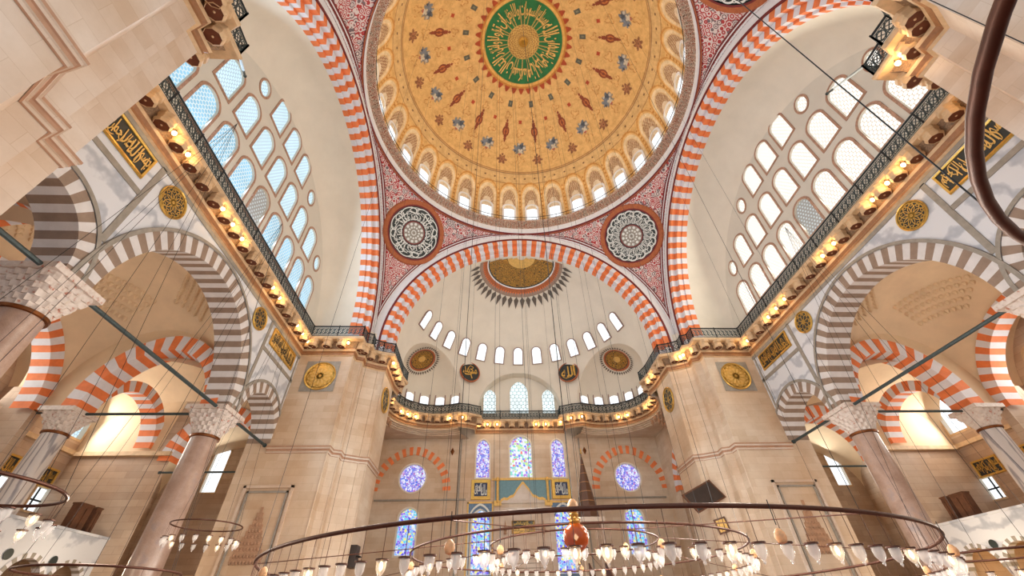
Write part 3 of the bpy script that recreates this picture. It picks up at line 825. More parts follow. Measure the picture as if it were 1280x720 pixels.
# ---- piers
def pier(sx, sy):
    F = [(XA, 10.4), (13.3, 10.4), (13.3, 11.1), (12.85, 11.3), (12.9, 12.0), (11.9, 12.6), (11.4, 12.75), (11.4, 15.95), (XT, 15.95), (XT, 10.4)]
    P = [(sx * x, sy * y) for x, y in F]
    w = '%s %s pier' % ('far' if sy > 0 else 'near', SIDE[sx])
    m = M(); m.prism(P, 0, 18.0, 0, caps=False)
    # vertical roll mouldings at the corners
    for x, y in (F[1:7] if sy > 0 else []): m.tube([(sx * x, sy * y, 0), (sx * x, sy * y, 17.3)], .05, 8, 0)
    o = m.build('pier', 'marble_warm' if sy > 0 else 'marble_blocks', **S(label='massive marble clad %s with stepped corner' % w, cat='pier'))
    # upper body behind the balustrade up to the arches
    m = M(); U2 = [(sx * x, sy * y) for x, y in [(XT, 11.6), (14.7, 11.6), (13.5, 12.6), (12.6, 13.5), (11.6, 14.7), (11.6, 15.95), (XT, 15.95)]]
    m.prism(U2, 18.6, 21.2, 0, caps=True); m.build('pier_head', 'plaster', o)
    # string course
    m = M(); path = [P[i] for i in range(0, 8)]
    if sx * sy > 0: pass
    else: path = path[::-1]
    # room lies left of the path when walked from arcade to nave on the far right pier
    prof = [(.01, 10.34), (.05, 10.36), (.05, 10.44), (.09, 10.46), (.09, 10.56), (.13, 10.58), (.13, 10.66), (.17, 10.68), (.17, 10.76), (0, 10.8)]
    sweep(m, path, prof, lambda i, j: 1 if i in (0, 3, 4, 7) else 0); m.build('string_course', ['marble_blocks', 'course_brown'], o)
    return o
PIERS = {}
for sx in (-1, 1):
    for sy in (-1, 1): PIERS[(sx, sy)] = pier(sx, sy)
# framed stalactite niche on the two far piers
for s in (-1, 1):
    m = M(); cx = s * 16.15; y = 10.4
    def fr(x0, x1, z0, z1, w, d, mi):
        for a, b in (((x0, z0), (x0 + w, z1)), ((x1 - w, z0), (x1, z1)), ((x0, z1 - w), (x1, z1))): m.box((a[0], y - d, a[1]), (b[0], y + .01, b[1]), mi)
    fr(cx - 1.45, cx + 1.45, 1.0, 8.45, .14, .12, 0); fr(cx - 1.2, cx + 1.2, 1.0, 8.15, .1, .08, 1)
    for k in range(9):                                   # stepped stalactite hood
        z1 = 7.3 - k * .3; hw = .08 + k * .095
        m.box((cx - hw, y - .05 - .02 * (k % 2), z1 - .3), (cx + hw, y + .01, z1), 2)
        for q in range(int(hw / .09)):
            xx = cx - hw + .09 + q * .18; m.lathe([(.0, -.12), (.06, -.06), (.07, .04), (.0, .1)], (xx, y - .05, z1 - .3), 6, 2)
    m.build('pier_niche', ['marble_blocks', 'grey_stone', 'muqarnas'], PIERS[(s, 1)], label='framed stalactite niche cut in the pier face')

# ---- gold roundels
def gold_disc(name, C, U, N, R, label, group=None, dark='ink', star=10, square=False):
    C = Vector(C); U = Vector(U).normalized(); N = Vector(N).normalized(); W = N.cross(U).normalized()
    if W.z < 0: W = -W
    pol = lambda r, t, d: C + U * (r * cos(t)) + W * (r * sin(t)) - N * d
    T = np.linspace(0, 2 * pi, 56, endpoint=False); m = M()
    m.poly([[pol(R * .93, t, .03) for t in T]], 1)
    prof = [(R, 0), (R, .07), (R * .97, .1), (R * .92, .07), (R * .9, .03)]
    m.grid([[pol(r, t, d) for t in T] for r, d in prof], 0, close=True)
    def circ(cx, cy, r, w, n=20):
        t = np.linspace(0, 2 * pi, n, endpoint=False)
        ps = [[C + U * (cx + rr * cos(a)) + W * (cy + rr * sin(a)) - N * .045 for a in t] for rr in (r - w, r + w)]
        m.grid(ps, 0, close=True)
    for k in range(star):
        a = 2 * pi * k / star; circ(R * .48 * cos(a), R * .48 * sin(a), R * .36, R * .022)
        circ(R * .74 * cos(a + pi / star), R * .74 * sin(a + pi / star), R * .12, R * .02, 10)
    circ(0, 0, R * .2, R * .03); circ(0, 0, R * .08, R * .05, 10); circ(0, 0, R * .86, R * .02, 40)
    o = m.build(name, ['gold', dark], label=label, cat='roundel', group=group)
    if square:
        q = M(); pts = [C + U * (a * R * 1.1) + W * (b * R * 1.1) - N * .012 for a, b in ((-1, -1), (1, -1), (1, 1), (-1, 1))]; q.face(pts, 0)
        q.build('backing_slab', 'grey_stone', o, label='grey marble square behind the gold disc')
    return o
for s in (-1, 1):
    gold_disc('gilt_roundel', (s * (XA - .02), -4.5, 16.35), (0, 1, 0), (s, 0, 0), .74, 'gilded openwork roundel on the %s arcade spandrel nearer the camera' % SIDE[s])
    gold_disc('gilt_roundel', (s * (XA - .02), 4.3, 16.35), (0, 1, 0), (s, 0, 0), .72, 'gilded openwork roundel on the %s arcade spandrel beside the far pier' % SIDE[s], star=8)
    gold_disc('gilt_roundel', (s * 15.2, 10.38, 15.7), (1, 0, 0), (0, 1, 0), 1.08, 'large gilded medallion high on the front of the far %s pier' % SIDE[s], dark='gold_paint', star=12, square=True)
    gold_disc('gilt_roundel', (s * 11.38, 14.2, 15.6), (0, 1, 0), (s, 0, 0), 1.0, 'dark gilt rimmed medallion on the nave side of the far %s pier' % SIDE[s], dark='ink_green', star=7)
gold_disc('gilt_roundel', (11.38, -14.4, 15.6), (0, 1, 0), (1, 0, 0), 1.0, 'dark gilt rimmed medallion on the near right pier at the top edge', dark='ink_green', star=7)

# ---- calligraphy panels on the arcade
BAS = ['\u0628\u0633\u0645', '\u0627\u0644\u0644\u0647', '\u0627\u0644\u0631\u062d\u0645\u0646', '\u0627\u0644\u0631\u062d\u064a\u0645']
HAM = ['\u0627\u0644\u062d\u0645\u062f', '\u0644\u0644\u0647', '\u0631\u0628', '\u0627\u0644\u0639\u0627\u0644\u0645\u064a\u0646']
MAL = ['\u0645\u0627\u0644\u0643', '\u064a\u0648\u0645', '\u0627\u0644\u062f\u064a\u0646']
def panel(C, U, N, w, h, words, label, bg='ink', fg='gold_paint', frame='gold', up=None, name='calligraphy_panel', cat='calligraphy panel', fw=.09):
    C = Vector(C); U = Vector(U).normalized(); N = Vector(N).normalized(); W = N.cross(U).normalized()
    if W.z < 0: W = -W
    if U.cross(W).dot(-N) < 0: U = -U                        # U to the viewer's right
    f = lambda x, y, d: C + U * x + W * y - N * d
    m = M(); m.face([f(-w / 2, -h / 2, .02), f(w / 2, -h / 2, .02), f(w / 2, h / 2, .02), f(-w / 2, h / 2, .02)], 0)
    R = [(-1, -1), (1, -1), (1, 1), (-1, 1)]
    m.grid([[f(a * (w / 2 + e), b * (h / 2 + e), d) for a, b in R] for e, d in ((0, .02), (0, .07), (fw, .09), (fw + .03, 0))], 1, close=True)
    o = m.build(name, [bg, frame], label=label, cat=cat)
    t = M(); L = [1.2 + .75 * len(x) for x in words]; tot = sum(L); x = w / 2 - .04
    for k, (wd, l) in enumerate(zip(words, L)):
        sp = (w - .08) * l / tot; y0 = -h * .44 + (h * .1 if k % 2 else 0); hh = h * .82
        add_text(t, wd, lambda u, v, x=x, sp=sp, y0=y0, hh=hh: f(x - sp * (1.04 - u * 1.06), y0 + v * hh, .04)); x -= sp
    if h > .5:
        g = lambda a, b: f(a, b, .045)
        for k in range(int(w / .42)):
            cx = -w / 2 + .28 + k * .42; cy = h * .18 * sin(k * 2.1)
            ribbon(t, [(cx + .16 * cos(a) * (1 + .3 * sin(k)), cy + .3 * h * sin(a)) for a in np.linspace(.3 + k, 3.6 + k, 9)], .05, g)
            ribbon(t, [(cx - .05, h * .4), (cx, h * .02), (cx + .02, -h * .35)], .045, g)
    t.build('lettering', fg, o)
    return o
for s in (-1, 1):
    panel((s * (XA - .02), -7.75, 16.36), (0, 1, 0), (s, 0, 0), 2.95, .98, BAS, 'long dark panel of gilt calligraphy on the %s arcade beside the near pier' % SIDE[s])
    panel((s * (XA - .02), 7.9, 16.36), (0, 1, 0), (s, 0, 0), 3.3, .98, HAM, 'gilt calligraphy panel over the small arch beside the far %s pier' % SIDE[s], bg='ink' if s > 0 else 'gold_paint', fg='gold' if s > 0 else 'ink')

# ---- arcade walls
def arcade(s):
    ZS = 10.95
    def arch(c, r, n=30, pk=1.0): return [(c - r * cos(pi * i / n), ZS + r * pk * sin(pi * i / n)) for i in range(n + 1)]
    L = [(-10.45, ZS)] + arch(-8.17, 2.2) + arch(0, 4.85, 48, 1.03) + arch(8.17, 2.2) + [(10.45, ZS), (10.45, 17.4), (-10.45, 17.4)]
    m = M(); m.poly([[(s * XA, y, z) for y, z in L]], 0); m.poly([[(s * XT, y, z) for y, z in L]], 1)
    for y0, y1 in ((-5.97, -4.85), (4.85, 5.97)): m.face([(s * XA, y0, ZS), (s * XA, y1, ZS), (s * XT, y1, ZS), (s * XT, y0, ZS)], 1)
    w = m.build('wall_%s_arcade' % SIDE[s], ['marble_veined', 'plaster_aisle'], **S(label='veined marble arcade wall over the granite columns on the %s' % SIDE[s], cat='wall'))
    for nm, c, r, nv, pk, off, tw in (('wide middle', 0, 4.85, 47, 1.03, .07, .78), ('narrow near', -8.17, 2.2, 23, 1., .05, .62), ('narrow far', 8.17, 2.2, 23, 1., .05, .62)):
        a = striped_arch('arcade_arch', (s * XA, c, ZS), (0, 1, 0), (s, 0, 0), [(r + tw, -off), (r, -off), (r, XT - XA)], nv, ['stripe_brown', 'stripe_pale'], pk,
                         **S(label='%s arch of the %s arcade in grey brown and white voussoirs' % (nm, SIDE[s]), cat='arch'))
        m = M(); n = 60
        def ringp(rr, d): return [(s * (XA - d), c - rr * cos(pi * i / n), ZS + rr * pk * sin(pi * i / n)) for i in range(n + 1)]
        m.grid([ringp(r + tw, off + .04), ringp(r + tw + .17, off + .04), ringp(r + tw + .17, 0)], 0); m.build('outline_band', 'grey_stone', a)
    m = M()
    def strip(y0, y1, z0, z1): m.box((min(s * XA, s * (XA - .04)), y0, z0), (max(s * XA, s * (XA - .04)), y1, z1))
    strip(-10.4, 10.4, 17.06, 17.28)
    for q in (-1, 1):
        a, b = sorted((q * 5.56, q * 5.82)); strip(a, b, 12.7, 17.12)
        a, b = sorted((q * 5.8, q * 10.4)); strip(a, b, 15.16, 15.4)
        a, b = sorted((q * 10.1, q * 10.25)); strip(a, b, 12.9, 17.12)
    m.build('grey_banding', 'grey_stone', w)
for s in (-1, 1): arcade(s)

# ---- columns
def column(x, y, shaft, r, label, zcap=9.55):
    root = empty('column', (x, y, 0), label=label, cat='column', kind='structure')
    m = M(); m.lathe([(r * 1.5, 0), (r * 1.5, .35), (r * 1.35, .4), (r * 1.38, .55), (r * 1.1, .62), (r * 1.2, .75), (r * 1.03, .85)], n=32); m.build('base', 'grey_stone', root, smooth=True)
    m = M(); m.lathe([(r, .85), (r * 1.01, 3), (r * .97, 6), (r * .91, zcap)], n=40); m.build('shaft', shaft, root, smooth=True)
    m = M(); m.lathe([(r * .93, zcap - .12), (r * 1.03, zcap - .1), (r * 1.05, zcap), (r * .96, zcap + .03)], n=32); m.build('necking_ring', 'bronze', root, smooth=True)
    m = M(); rows = []; H = 10.72 - zcap; T = 6
    for t in range(T):
        f0, f1 = t / T, (t + 1) / T
        for f, z in ((f0, zcap + H * f0), ((f0 + f1) / 2 + .06, zcap + H * (f1 - .04)), (f1, zcap + H * f1)):
            row = []
            for k in range(96):
                a = 2 * pi * k / 96; c = r * .95; sq = (r * 1.48) / max(abs(cos(a)), abs(sin(a))); sq = min(sq, r * 1.48 * 1.32)
                b = c + (sq - c) * f ** 1.1
                b *= 1 - .09 * abs(sin(8 * a + (pi / 2 if t % 2 else 0)))
                row.append((b * cos(a), b * sin(a), z))
            rows.append(row)
    m.grid(rows, 0, close=True)
    m.build('capital', 'capital_stone', root)
    m = M(); h = r * 1.55; m.box((-h, -h, 10.72), (h, h, 10.95)); m.build('abacus', 'capital_stone', root)
    return root
def capstone():
    t = NT('capital_stone'); f = t.noise(6, 3, .6)
    t.link(t.ramp(f, [(.4, lin((212, 202, 194))), (.6, lin((198, 186, 176))), (.7, lin((176, 112, 92)))]), t.b.inputs['Base Color']); t.b.inputs['Roughness'].default_value = .5; MATS['capital_stone'] = t.m
capstone()
for s in (-1, 1):
    column(s * 17.8, 5.4, 'granite', .66, 'tall pink granite column beside the far %s pier' % SIDE[s])
    column(s * 17.8, -5.4, 'granite', .66, 'tall pink granite column of the %s arcade nearer the camera' % SIDE[s])
    column(s * 25.4, 5.4, 'column_marble', .56, 'grey white marble column deep in the %s aisle' % SIDE[s], 9.8)
    column(s * 25.4, -5.4, 'column_marble', .56, 'grey white marble column in the %s aisle nearer the camera' % SIDE[s], 9.8)
# iron tie rods
def rod(a, b, label, r=.085):
    m = M(); m.tube([a, b], r, 8); a = Vector(a); b = Vector(b)
    for p, d in ((a, 1), (b, -1)):
        v = (b - a).normalized() * d; m.tube([p + v * .02, p + v * .1], r * 1.5, 8)
    m.build('tie_rod', 'iron_green', label=label, cat='tie rod')
for s in (-1, 1):
    rod((s * 17.3, -4.7, 10.83), (s * 17.3, 4.7, 10.83), 'long iron tie rod across the wide middle arch of the %s arcade' % SIDE[s])
    rod((s * 17.3, 6.1, 10.83), (s * 17.3, 10.4, 10.83), 'short iron tie rod between granite column and far %s pier' % SIDE[s])
    rod((s * 17.3, -6.1, 10.83), (s * 17.3, -10.4, 10.83), 'short iron tie rod between granite column and near %s pier' % SIDE[s])
    rod((s * 18.5, 5.4, 10.83), (s * 24.7, 5.4, 10.83), 'iron tie rod across the %s aisle between granite and marble columns' % SIDE[s], .075)
    rod((s * 18.5, -5.4, 10.83), (s * 24.7, -5.4, 10.83), 'iron tie rod across the near part of the %s aisle' % SIDE[s], .075)
    rod((s * 18.3, 10.9, 9.4), (s * 23.4, 10.9, 9.4), 'iron tie rod low in the striped opening beyond the far granite column on the %s' % SIDE[s], .06)
    rod((s * 26, 5.4, 10.9), (s * 29.5, 5.4, 10.9), 'iron tie rod from the marble column to the outer %s wall' % SIDE[s], .06)

# ---- half dome over the prayer niche with its exedrae and apse arch
CS = (0, 14.5)
NW, NZ, NRC = 4.6, 19.5, 4.45
def half_r(az, z):
    """distance from the half dome axis to the wall at height z in direction az (0 = +y)"""
    a = radians(az); dx, dy = sin(a), cos(a)
    R = sqrt(max(11.4 ** 2 - max(0, z - Z0) ** 2, 0)); r = R
    for s in (-1, 1):
        rs2 = ER ** 2 - max(0, z - 20.0) ** 2
        if rs2 <= 0: continue
        cx, cy = s * EX, EY - CS[1]; b = dx * cx + dy * cy; c = cx * cx + cy * cy - rs2; D = b * b - c
        if D > 0 and b > 0:
            t0, t1 = b - sqrt(D), b + sqrt(D)
            if t0 < R and t1 > r: r = t1
    hw = NRC if z < NZ else (sqrt(NRC ** 2 - (z - NZ) ** 2) if z < NZ + NRC else 0)
    if hw > 0 and abs(dx) * R < hw and dy > 0:
        back = (YQ + .02 - CS[1]) / dy; side = hw / abs(dx) if abs(dx) > 1e-6 else 1e9
        r = max(r, min(back, side))
    return r
azs = np.linspace(-90, 90, 601)
rows = []
for z in np.arange(18.6, 24.61, .08):
    rows.append([(half_r(a, z) * sin(radians(a)), CS[1] + half_r(a, z) * cos(radians(a)), z) for a in azs])
e0 = degrees(math.asin((24.6 - Z0) / 11.4))
for e in np.linspace(e0, 90, 50)[1:]:
    er = radians(e); rows.append([(11.4 * cos(er) * sin(radians(a)), CS[1] + 11.4 * cos(er) * cos(radians(a)), Z0 + 11.4 * sin(er)) for a in azs])
m = M(); m.grid(rows); HD = m.build('half_dome_ceiling', 'plaster', smooth=True, **S(label='cream plaster half dome with small exedrae over the prayer niche', cat='half dome'))
def painted_medallion(ctr, R, axis, bands, spikes, a0, parent, name, label, limit=None, squash=1.):
    """rings painted concentrically on a sphere: bands = [(t0, t1, mat)] in degrees from the axis"""
    A = Vector(axis).normalized(); ctr = Vector(ctr)
    U = A.cross(Vector((0, 1, 0))); U = U.normalized() if U.length > .1 else A.cross(Vector((1, 0, 0))).normalized(); W = A.cross(U)
    def pt(t, p, lf): 
        t = radians(t) * (squash + (1 - squash) * abs((U * cos(p) + W * sin(p)).y)); return ctr + (A * cos(t) + (U * cos(p) + W * sin(p)) * sin(t)) * (R - lf)
    m = M(); P = np.linspace(0, 2 * pi, 97)
    ok = limit or (lambda p: True)
    for t0, t1, mi, lf in bands:
        for p0, p1 in zip(P[:-1], P[1:]):
            n = 3
            for k in range(n):
                ta, tb = t0 + (t1 - t0) * k / n, t0 + (t1 - t0) * (k + 1) / n
                q = [pt(ta, p0, lf), pt(tb, p0, lf), pt(tb, p1, lf), pt(ta, p1, lf)]
                if all(ok(v) for v in q): m.face(q, mi)
    ns, t0, t1, mi = spikes
    for k in range(ns):
        p = 2 * pi * (k + .5) / ns; hw = pi / ns * .8
        q = [pt(t0, p, .05), pt(t0 + (t1 - t0) * .3, p + hw, .05), pt(t1, p, .05), pt(t0 + (t1 - t0) * .3, p - hw, .05)]
        if all(ok(v) for v in q): m.face(q, mi)
        for j in (-1, 1):
            pp = p + pi / ns * j * .5; q = [pt(t0 - (t1 - t0) * .42, pp - hw * .3, .05), pt(t0 - (t1 - t0) * .12, pp, .05), pt(t0 - (t1 - t0) * .42, pp + hw * .3, .05)]
            if all(ok(v) for v in q): m.face(q, 3)
    return m.build(name, ['arabesque_gold', 'gold_paint', 'terracotta', 'stripe_orange', 'ink_green', 'white_band', 'grey_concrete', 'leaf_grey'], parent, label=label)
painted_medallion((0, 14.5, Z0), 11.4, (0, 0, 1), [(0, 9, 1, .04), (9, 21.5, 0, .05), (21.5, 22.2, 4, .055), (22.2, 23, 5, .05), (23, 25.8, 2, .05), (25.8, 28.2, 6, .03)], (52, 28, 35.5, 7), 0, HD, 'painted_crown', 'half rosette with dark pointed leaves painted at the half dome crown', lambda v: v[1] > 14.7, .78)
for s in (-1, 1):
    ax = Vector((s * .52, .36, 1)).normalized()
    painted_medallion((s * EX, EY, 20.0), ER, ax, [(0, 5, 1, .04), (5, 15, 0, .05), (15, 16, 4, .05), (16, 18.5, 2, .05)], (40, 20, 25, 7), 0, HD, 'painted_crown', 'small gilt rosette painted in the exedra crown',
                      lambda v, s=s: (v[0] ** 2 + (v[1] - 14.5) ** 2 + (v[2] - Z0) ** 2) > 11.5 ** 2 and v[2] > 20.3)
# thirteen small windows
for i in range(13):
    a = radians(-73.5 + 12.2 * i); e = radians(22.2); R = 11.4
    P = Vector((R * cos(e) * sin(a), 14.5 + R * cos(e) * cos(a), Z0 + R * sin(e)))
    em = radians(26.5); N = Vector((cos(em) * sin(a), cos(em) * cos(a), sin(em)))
    window(P, (cos(a), -sin(a), 0), N, .98, 1.85, 'arch', 'glass_plain', 'window_trim_grey', .1, -.07, proud=.13, label='%s of the thirteen small arched windows round the half dome, counted from the left pier' % ORD[i])
for s in (-1, 1):
    for i, an in enumerate((88, 66, 44, 22, 0, -22)):
        a = radians(an); d = Vector((s * sin(a), cos(a), 0)); P = Vector((s * EX, EY, 19.85)) + d * (ER - .02)
        if P.x * s < 5.6: continue
        window(P, (cos(a) * s, -sin(a), 0) if s > 0 else (cos(a), sin(a), 0), d, .9, 2.15, 'arch', 'glass_plain', 'window_trim_grey', .12, -.05, proud=.12,
               label='%s arched window behind the balcony in the %s exedra, counted from the pier' % (ORD[i], SIDE[s]))
for x, w, h, nm in ((0, 2.0, 3.75, 'tall centre'), (-3.25, 1.35, 2.75, 'left'), (3.25, 1.35, 2.75, 'right')):
    window((x, YQ - .0, 19.55), (1, 0, 0), (0, 1, 0), w, h, 'pointed', 'glass_green', 'plaster', .06, -.05, proud=.1, label='%s pale leaded window in the apse above the far balcony' % nm)
# name discs
for s, t in ((-1, '\u0645\u062d\u0645\u062f'), (1, '\u0627\u0644\u0644\u0647')):
    C = Vector((s * 5.45, 23.9, 23.3)); N = Vector((s * .42, .9, .05)).normalized()
    U = Vector((N.y, -N.x, 0)).normalized(); W = Vector((0, 0, 1))
    m = M(); T = np.linspace(0, 2 * pi, 48, endpoint=False)
    pol = lambda r, t_, d: C + U * (r * cos(t_)) + W * (r * sin(t_)) - N * d
    m.poly([[pol(1.06, a, .06) for a in T]], 0)
    m.grid([[pol(r, a, d) for a in T] for r, d in ((1.06, .06), (1.06, .1), (1.14, .12), (1.18, .06), (1.18, -.05), (.2, -.05))], 1, close=True)
    o = m.build('name_disc', ['ink', 'terracotta'], label='round black disc with gilt calligraphy on the half dome, %s of the apse' % SIDE[s], cat='calligraphy disc')
    m = M(); f = lambda u, v: C + U * u + W * v - N * .09
    add_text(m, t, lambda u, v: f(-.82 + 1.6 * u, (-.62 if s > 0 else -.2) + (1.3 if s > 0 else .8) * v))
    if s < 0:
        ribbon(m, [(-.85, -.15), (-.5, -.38), (0, -.3), (.4, .0), (.85, .05)], .16, f); ribbon(m, [(-.1, .1), (.1, -.35), (.25, -.75)], .12, f); ribbon(m, [(-.3, .35), (0, .75), (.35, .6), (.2, .3)], .12, f)
    else:
        ribbon(m, [(.62, .75), (.6, .1), (.66, -.5)], .13, f); ribbon(m, [(-.7, -.5), (-.3, -.72), (.3, -.6), (.5, -.4)], .1, f)
    m.build('lettering', 'gold', o)

# ---- far wall below the balcony
Hs = []
for x, z, w, h, sh, pane, lb in ((-10.65, 11.8, 2.5, 2.55, 'round', 'stained_violet', 'round rose window inside the striped arch beside the far left pier'),
                                 (10.65, 11.7, 2.5, 2.55, 'round', 'stained_violet', 'round rose window inside the striped arch beside the far right pier'),
                                 (0, 13.05, 2.2, 4.0, 'arch', 'stained_multi', 'large arched stained glass window directly over the prayer niche'),
                                 (-3.85, 13.05, 1.3, 3.7, 'pointed', 'stained_violet', 'narrow violet stained glass window to the left of the large centre one'),
                                 (3.8, 13.05, 1.3, 3.7, 'pointed', 'stained_violet', 'narrow violet stained glass window to the right of the large centre one'),
                                 (-3.9, 5.2, 1.6, 5.0, 'pointed', 'stained_blue', 'stained glass window framed by blue tiles left of the prayer niche'),
                                 (3.75, 5.2, 1.6, 5.0, 'pointed', 'stained_blue', 'stained glass window framed by blue tiles right of the prayer niche'),
                                 (-10.6, 6.7, 1.7, 3.7, 'arch', 'stained_blue', 'lower arched stained glass window under the left rose window'),
                                 (10.5, 6.5, 1.7, 3.7, 'arch', 'stained_blue', 'lower arched stained glass window under the right rose window')):
    r, L = window((x, YQ, z), (1, 0, 0), (0, 1, 0), w, h, sh, pane, 'plaster', .14, .3, proud=.03, label=lb); Hs.append(L)
m = M(); m.poly([[(-14.5, YQ, 0), (14.5, YQ, 0), (14.5, YQ, 18.7), (-14.5, YQ, 18.7)]] + Hs)
QW = m.build('wall_far', 'marble_warm', **S(label='marble clad qibla wall with stained glass round the prayer niche', cat='wall'))
m = M(); m.box((-14, YQ - .12, 11.02), (-5.4, YQ, 11.16)); m.box((5.4, YQ - .12, 11.02), (14, YQ, 11.16))
for x in (-6.1, 6.1): m.box((x - .07, YQ - .08, 0), (x + .07, YQ, 17.3))
m.build('string_course', 'grey_stone', QW)
for s in (-1, 1):
    striped_arch('blind_arch', (s * 10.75, YQ, 11.5), (1, 0, 0), (0, 1, 0), [(3.85, -.06), (3.1, -.06), (3.1, .05)], 31, ['stripe_orange', 'marble_warm'], 1.02, stilt=.4, point=.12,
                 **S(label='orange and white striped blind arch round the %s rose window' % SIDE[s], cat='arch'))
    # corner stalactite vaulting beneath the exedra balcony
    c = (EX, EY); arc = [(c[0] + ER * cos(a), c[1] + ER * sin(a)) for a in np.linspace(atan2(16.9 - c[1], 11.25 - c[0]), atan2(24.3 - c[1], 6.4 - c[0]), 25)]
    m = M()
    def shell(k, z, z1, mi):
        q = []
        for i, (x, y) in enumerate(arc):
            dx, dy = x - c[0], y - c[1]; r = ER + k + (.09 if i % 2 else 0) * (k > 0); q.append((c[0] + dx / ER * r, c[1] + dy / ER * r))
        q = [(min(x, 14.2), min(y, YQ + .4)) for x, y in q]
        m.grid([[(s * x, y, z) for x, y in q], [(s * x, y, z1) for x, y in q]], mi)
        return q
    prev = shell(0, 17.2, 17.5, 0)
    for n_ in range(4):
        k = (.18, .36, .54, 6.)[n_]; z1 = 17.2 - .12 * n_
        cur = shell(k, z1 - .12, z1, 0) if n_ < 3 else [(c[0] + (x - c[0]) / ER * 9, c[1] + (y - c[1]) / ER * 9) for x, y in arc]
        m.grid([[(s * x, y, z1) for x, y in prev], [(s * x, y, z1) for x, y in cur]], 0); prev = cur
    for k in range(26):                                  # little stalactite clusters near the pier
        x, y = 12.6 + .28 * (k % 5), 17.2 + .9 * (k // 5); m.lathe([(0, -.5), (.08, -.4), (.16, -.2), (.16, .1)], (s * x, y, 16.8 - .2 * (k % 5)), 6, 1)
    m.build('stalactite_vault', ['marble_warm', 'muqarnas'], QW, label='stepped stalactite corner under the balcony')
# tile panels beside the niche
for s, xc in ((-1, -3.98), (1, 3.85)):
    m = M(); x0, x1 = xc - 1.15, xc + 1.15
    L = [(xc - p[0] * 1.12, YQ - .05, 5.2 + p[1] * 1.02) for p in win_loop(1.6, 5.0, 'pointed')]
    m.poly([[(x0, YQ - .05, 3), (x1, YQ - .05, 3), (x1, YQ - .05, 10.75), (x0, YQ - .05, 10.75)], L], 0)
    for a, b in ((x0 - .08, x0 + .06), (x1 - .06, x1 + .08)): m.box((a, YQ - .1, 3), (b, YQ, 10.85), 1)
    m.box((x0 - .08, YQ - .1, 10.72), (x1 + .08, YQ, 10.88), 1)
    ar = [(xc + px, YQ - .09, 5.2 + pz) for px, pz in win_loop(1.95, 5.35, 'pointed')]
    ar2 = [(xc + px, YQ - .09, 5.15 + pz) for px, pz in win_loop(2.15, 5.6, 'pointed')]
    m.grid([ar, ar2], 2, close=True)
    T = np.linspace(0, 2 * pi, 32, endpoint=False)
    m.poly([[(xc + .85 * cos(t), YQ - .08, 4.0 + .85 * sin(t)) for t in T]], 3)
    for k in range(8): m.poly([[(xc + .5 * cos(k * pi / 4) + .16 * cos(t), YQ - .1, 4.0 + .5 * sin(k * pi / 4) + .16 * sin(t)) for t in T[::3]]], 2)
    m.build('tile_panel', ['tile_blue', 'gold_paint', 'chalk', 'tile_navy'], label='panel of blue tiles round the stained window on the %s of the prayer niche' % SIDE[s], cat='tile panel')
    panel((xc - (.3 if s < 0 else 0) * .0, YQ - .02, 11.95), (1, 0, 0), (0, 1, 0), 1.25, 1.2, MAL[:1] + MAL[2:], 'small navy calligraphy panel in a gilt frame, %s over the prayer niche' % SIDE[s], bg='tile_navy', fg='chalk', fw=.28)
# prayer niche crest
m = M(); y = YQ - .08
m.box((-2.75, YQ - .3, 9.9), (2.95, YQ, 10.3), 1); m.box((-2.75, YQ - .25, 0), (-2.3, YQ, 9.9), 1); m.box((2.5, YQ - .25, 0), (2.95, YQ, 9.9), 1); m.box((-2.3, YQ - .1, 7.0), (2.5, YQ, 9.9), 1)
for k in range(6): m.box((-2.3 + .16 * k, YQ - .12 - .05 * k, 7.0 - .35 * k), (2.5 - .16 * k, YQ, 7.0 - .35 * k + .3), 1)
niche = m.build('prayer_niche', ['gold_paint', 'marble_blocks'], kind='structure', label='tall marble prayer niche with gilt crest at the centre of the far wall', cat='prayer niche')
m = M(); m.box((-2.6, y, 10.75), (2.8, YQ, 12.75)); m.build('crest_ground', 'tile_teal', niche, label='teal blue panel behind the crest')
m = M()
sil = []
for t in np.linspace(-1, 1, 41):
    sil.append((.1 + 2.15 * t, y - .03, 10.95 + 1.25 * (math.exp(-(t * 3.2) ** 2) * .85 + .5 * math.exp(-(t * 1.4) ** 2) * .7 + .04 * cos(t * 22))))
m.poly([sil + [(2.25, y - .03, 10.72), (-2.05, y - .03, 10.72)]], 1)
m.grid([[(p[0], p[1] - .03, p[2] - .12) for p in sil], [(p[0], p[1] - .03, p[2] + .12) for p in sil]], 0)
for x in (-2.35, 2.5):
    m.tube([(x, y - .06, 10.75), (x, y - .06, 12.75)], .13, 10, 0); m.box((x - .35, y - .1, 10.5), (x + .35, YQ, 10.95), 0); m.lathe([(.0, -.1), (.2, 0), (.22, .15), (.1, .3), (0, .34)], (x, y - .06, 12.7), 10, 0)
m.box((-2.9, y - .06, 12.75), (3.1, YQ, 12.95), 0)
m.build('crest', ['gold_paint', 'marble_blocks'], niche)
panel((0, YQ - .32, 8.95), (1, 0, 0), (0, 1, 0), 2.0, .42, HAM, 'upper gilt verse strip inside the prayer niche frame', bg='ink', fg='gold', fw=.03)
panel((0, YQ - .32, 8.4), (1, 0, 0), (0, 1, 0), 2.0, .36, BAS, 'lower gilt verse strip inside the prayer niche frame', bg='gold_paint', fg='ink', fw=.03)
for q in (-1, 1):
    m = M(); x = .1 + q * 1.75
    m.lathe([(.0, 8.1), (.13, 8.15), (.08, 8.35), (.17, 8.5), (.1, 8.75), (.05, 8.95), (.0, 9.3)], (x, YQ - .32, 0), 10); m.build('finial', 'muqarnas', niche)
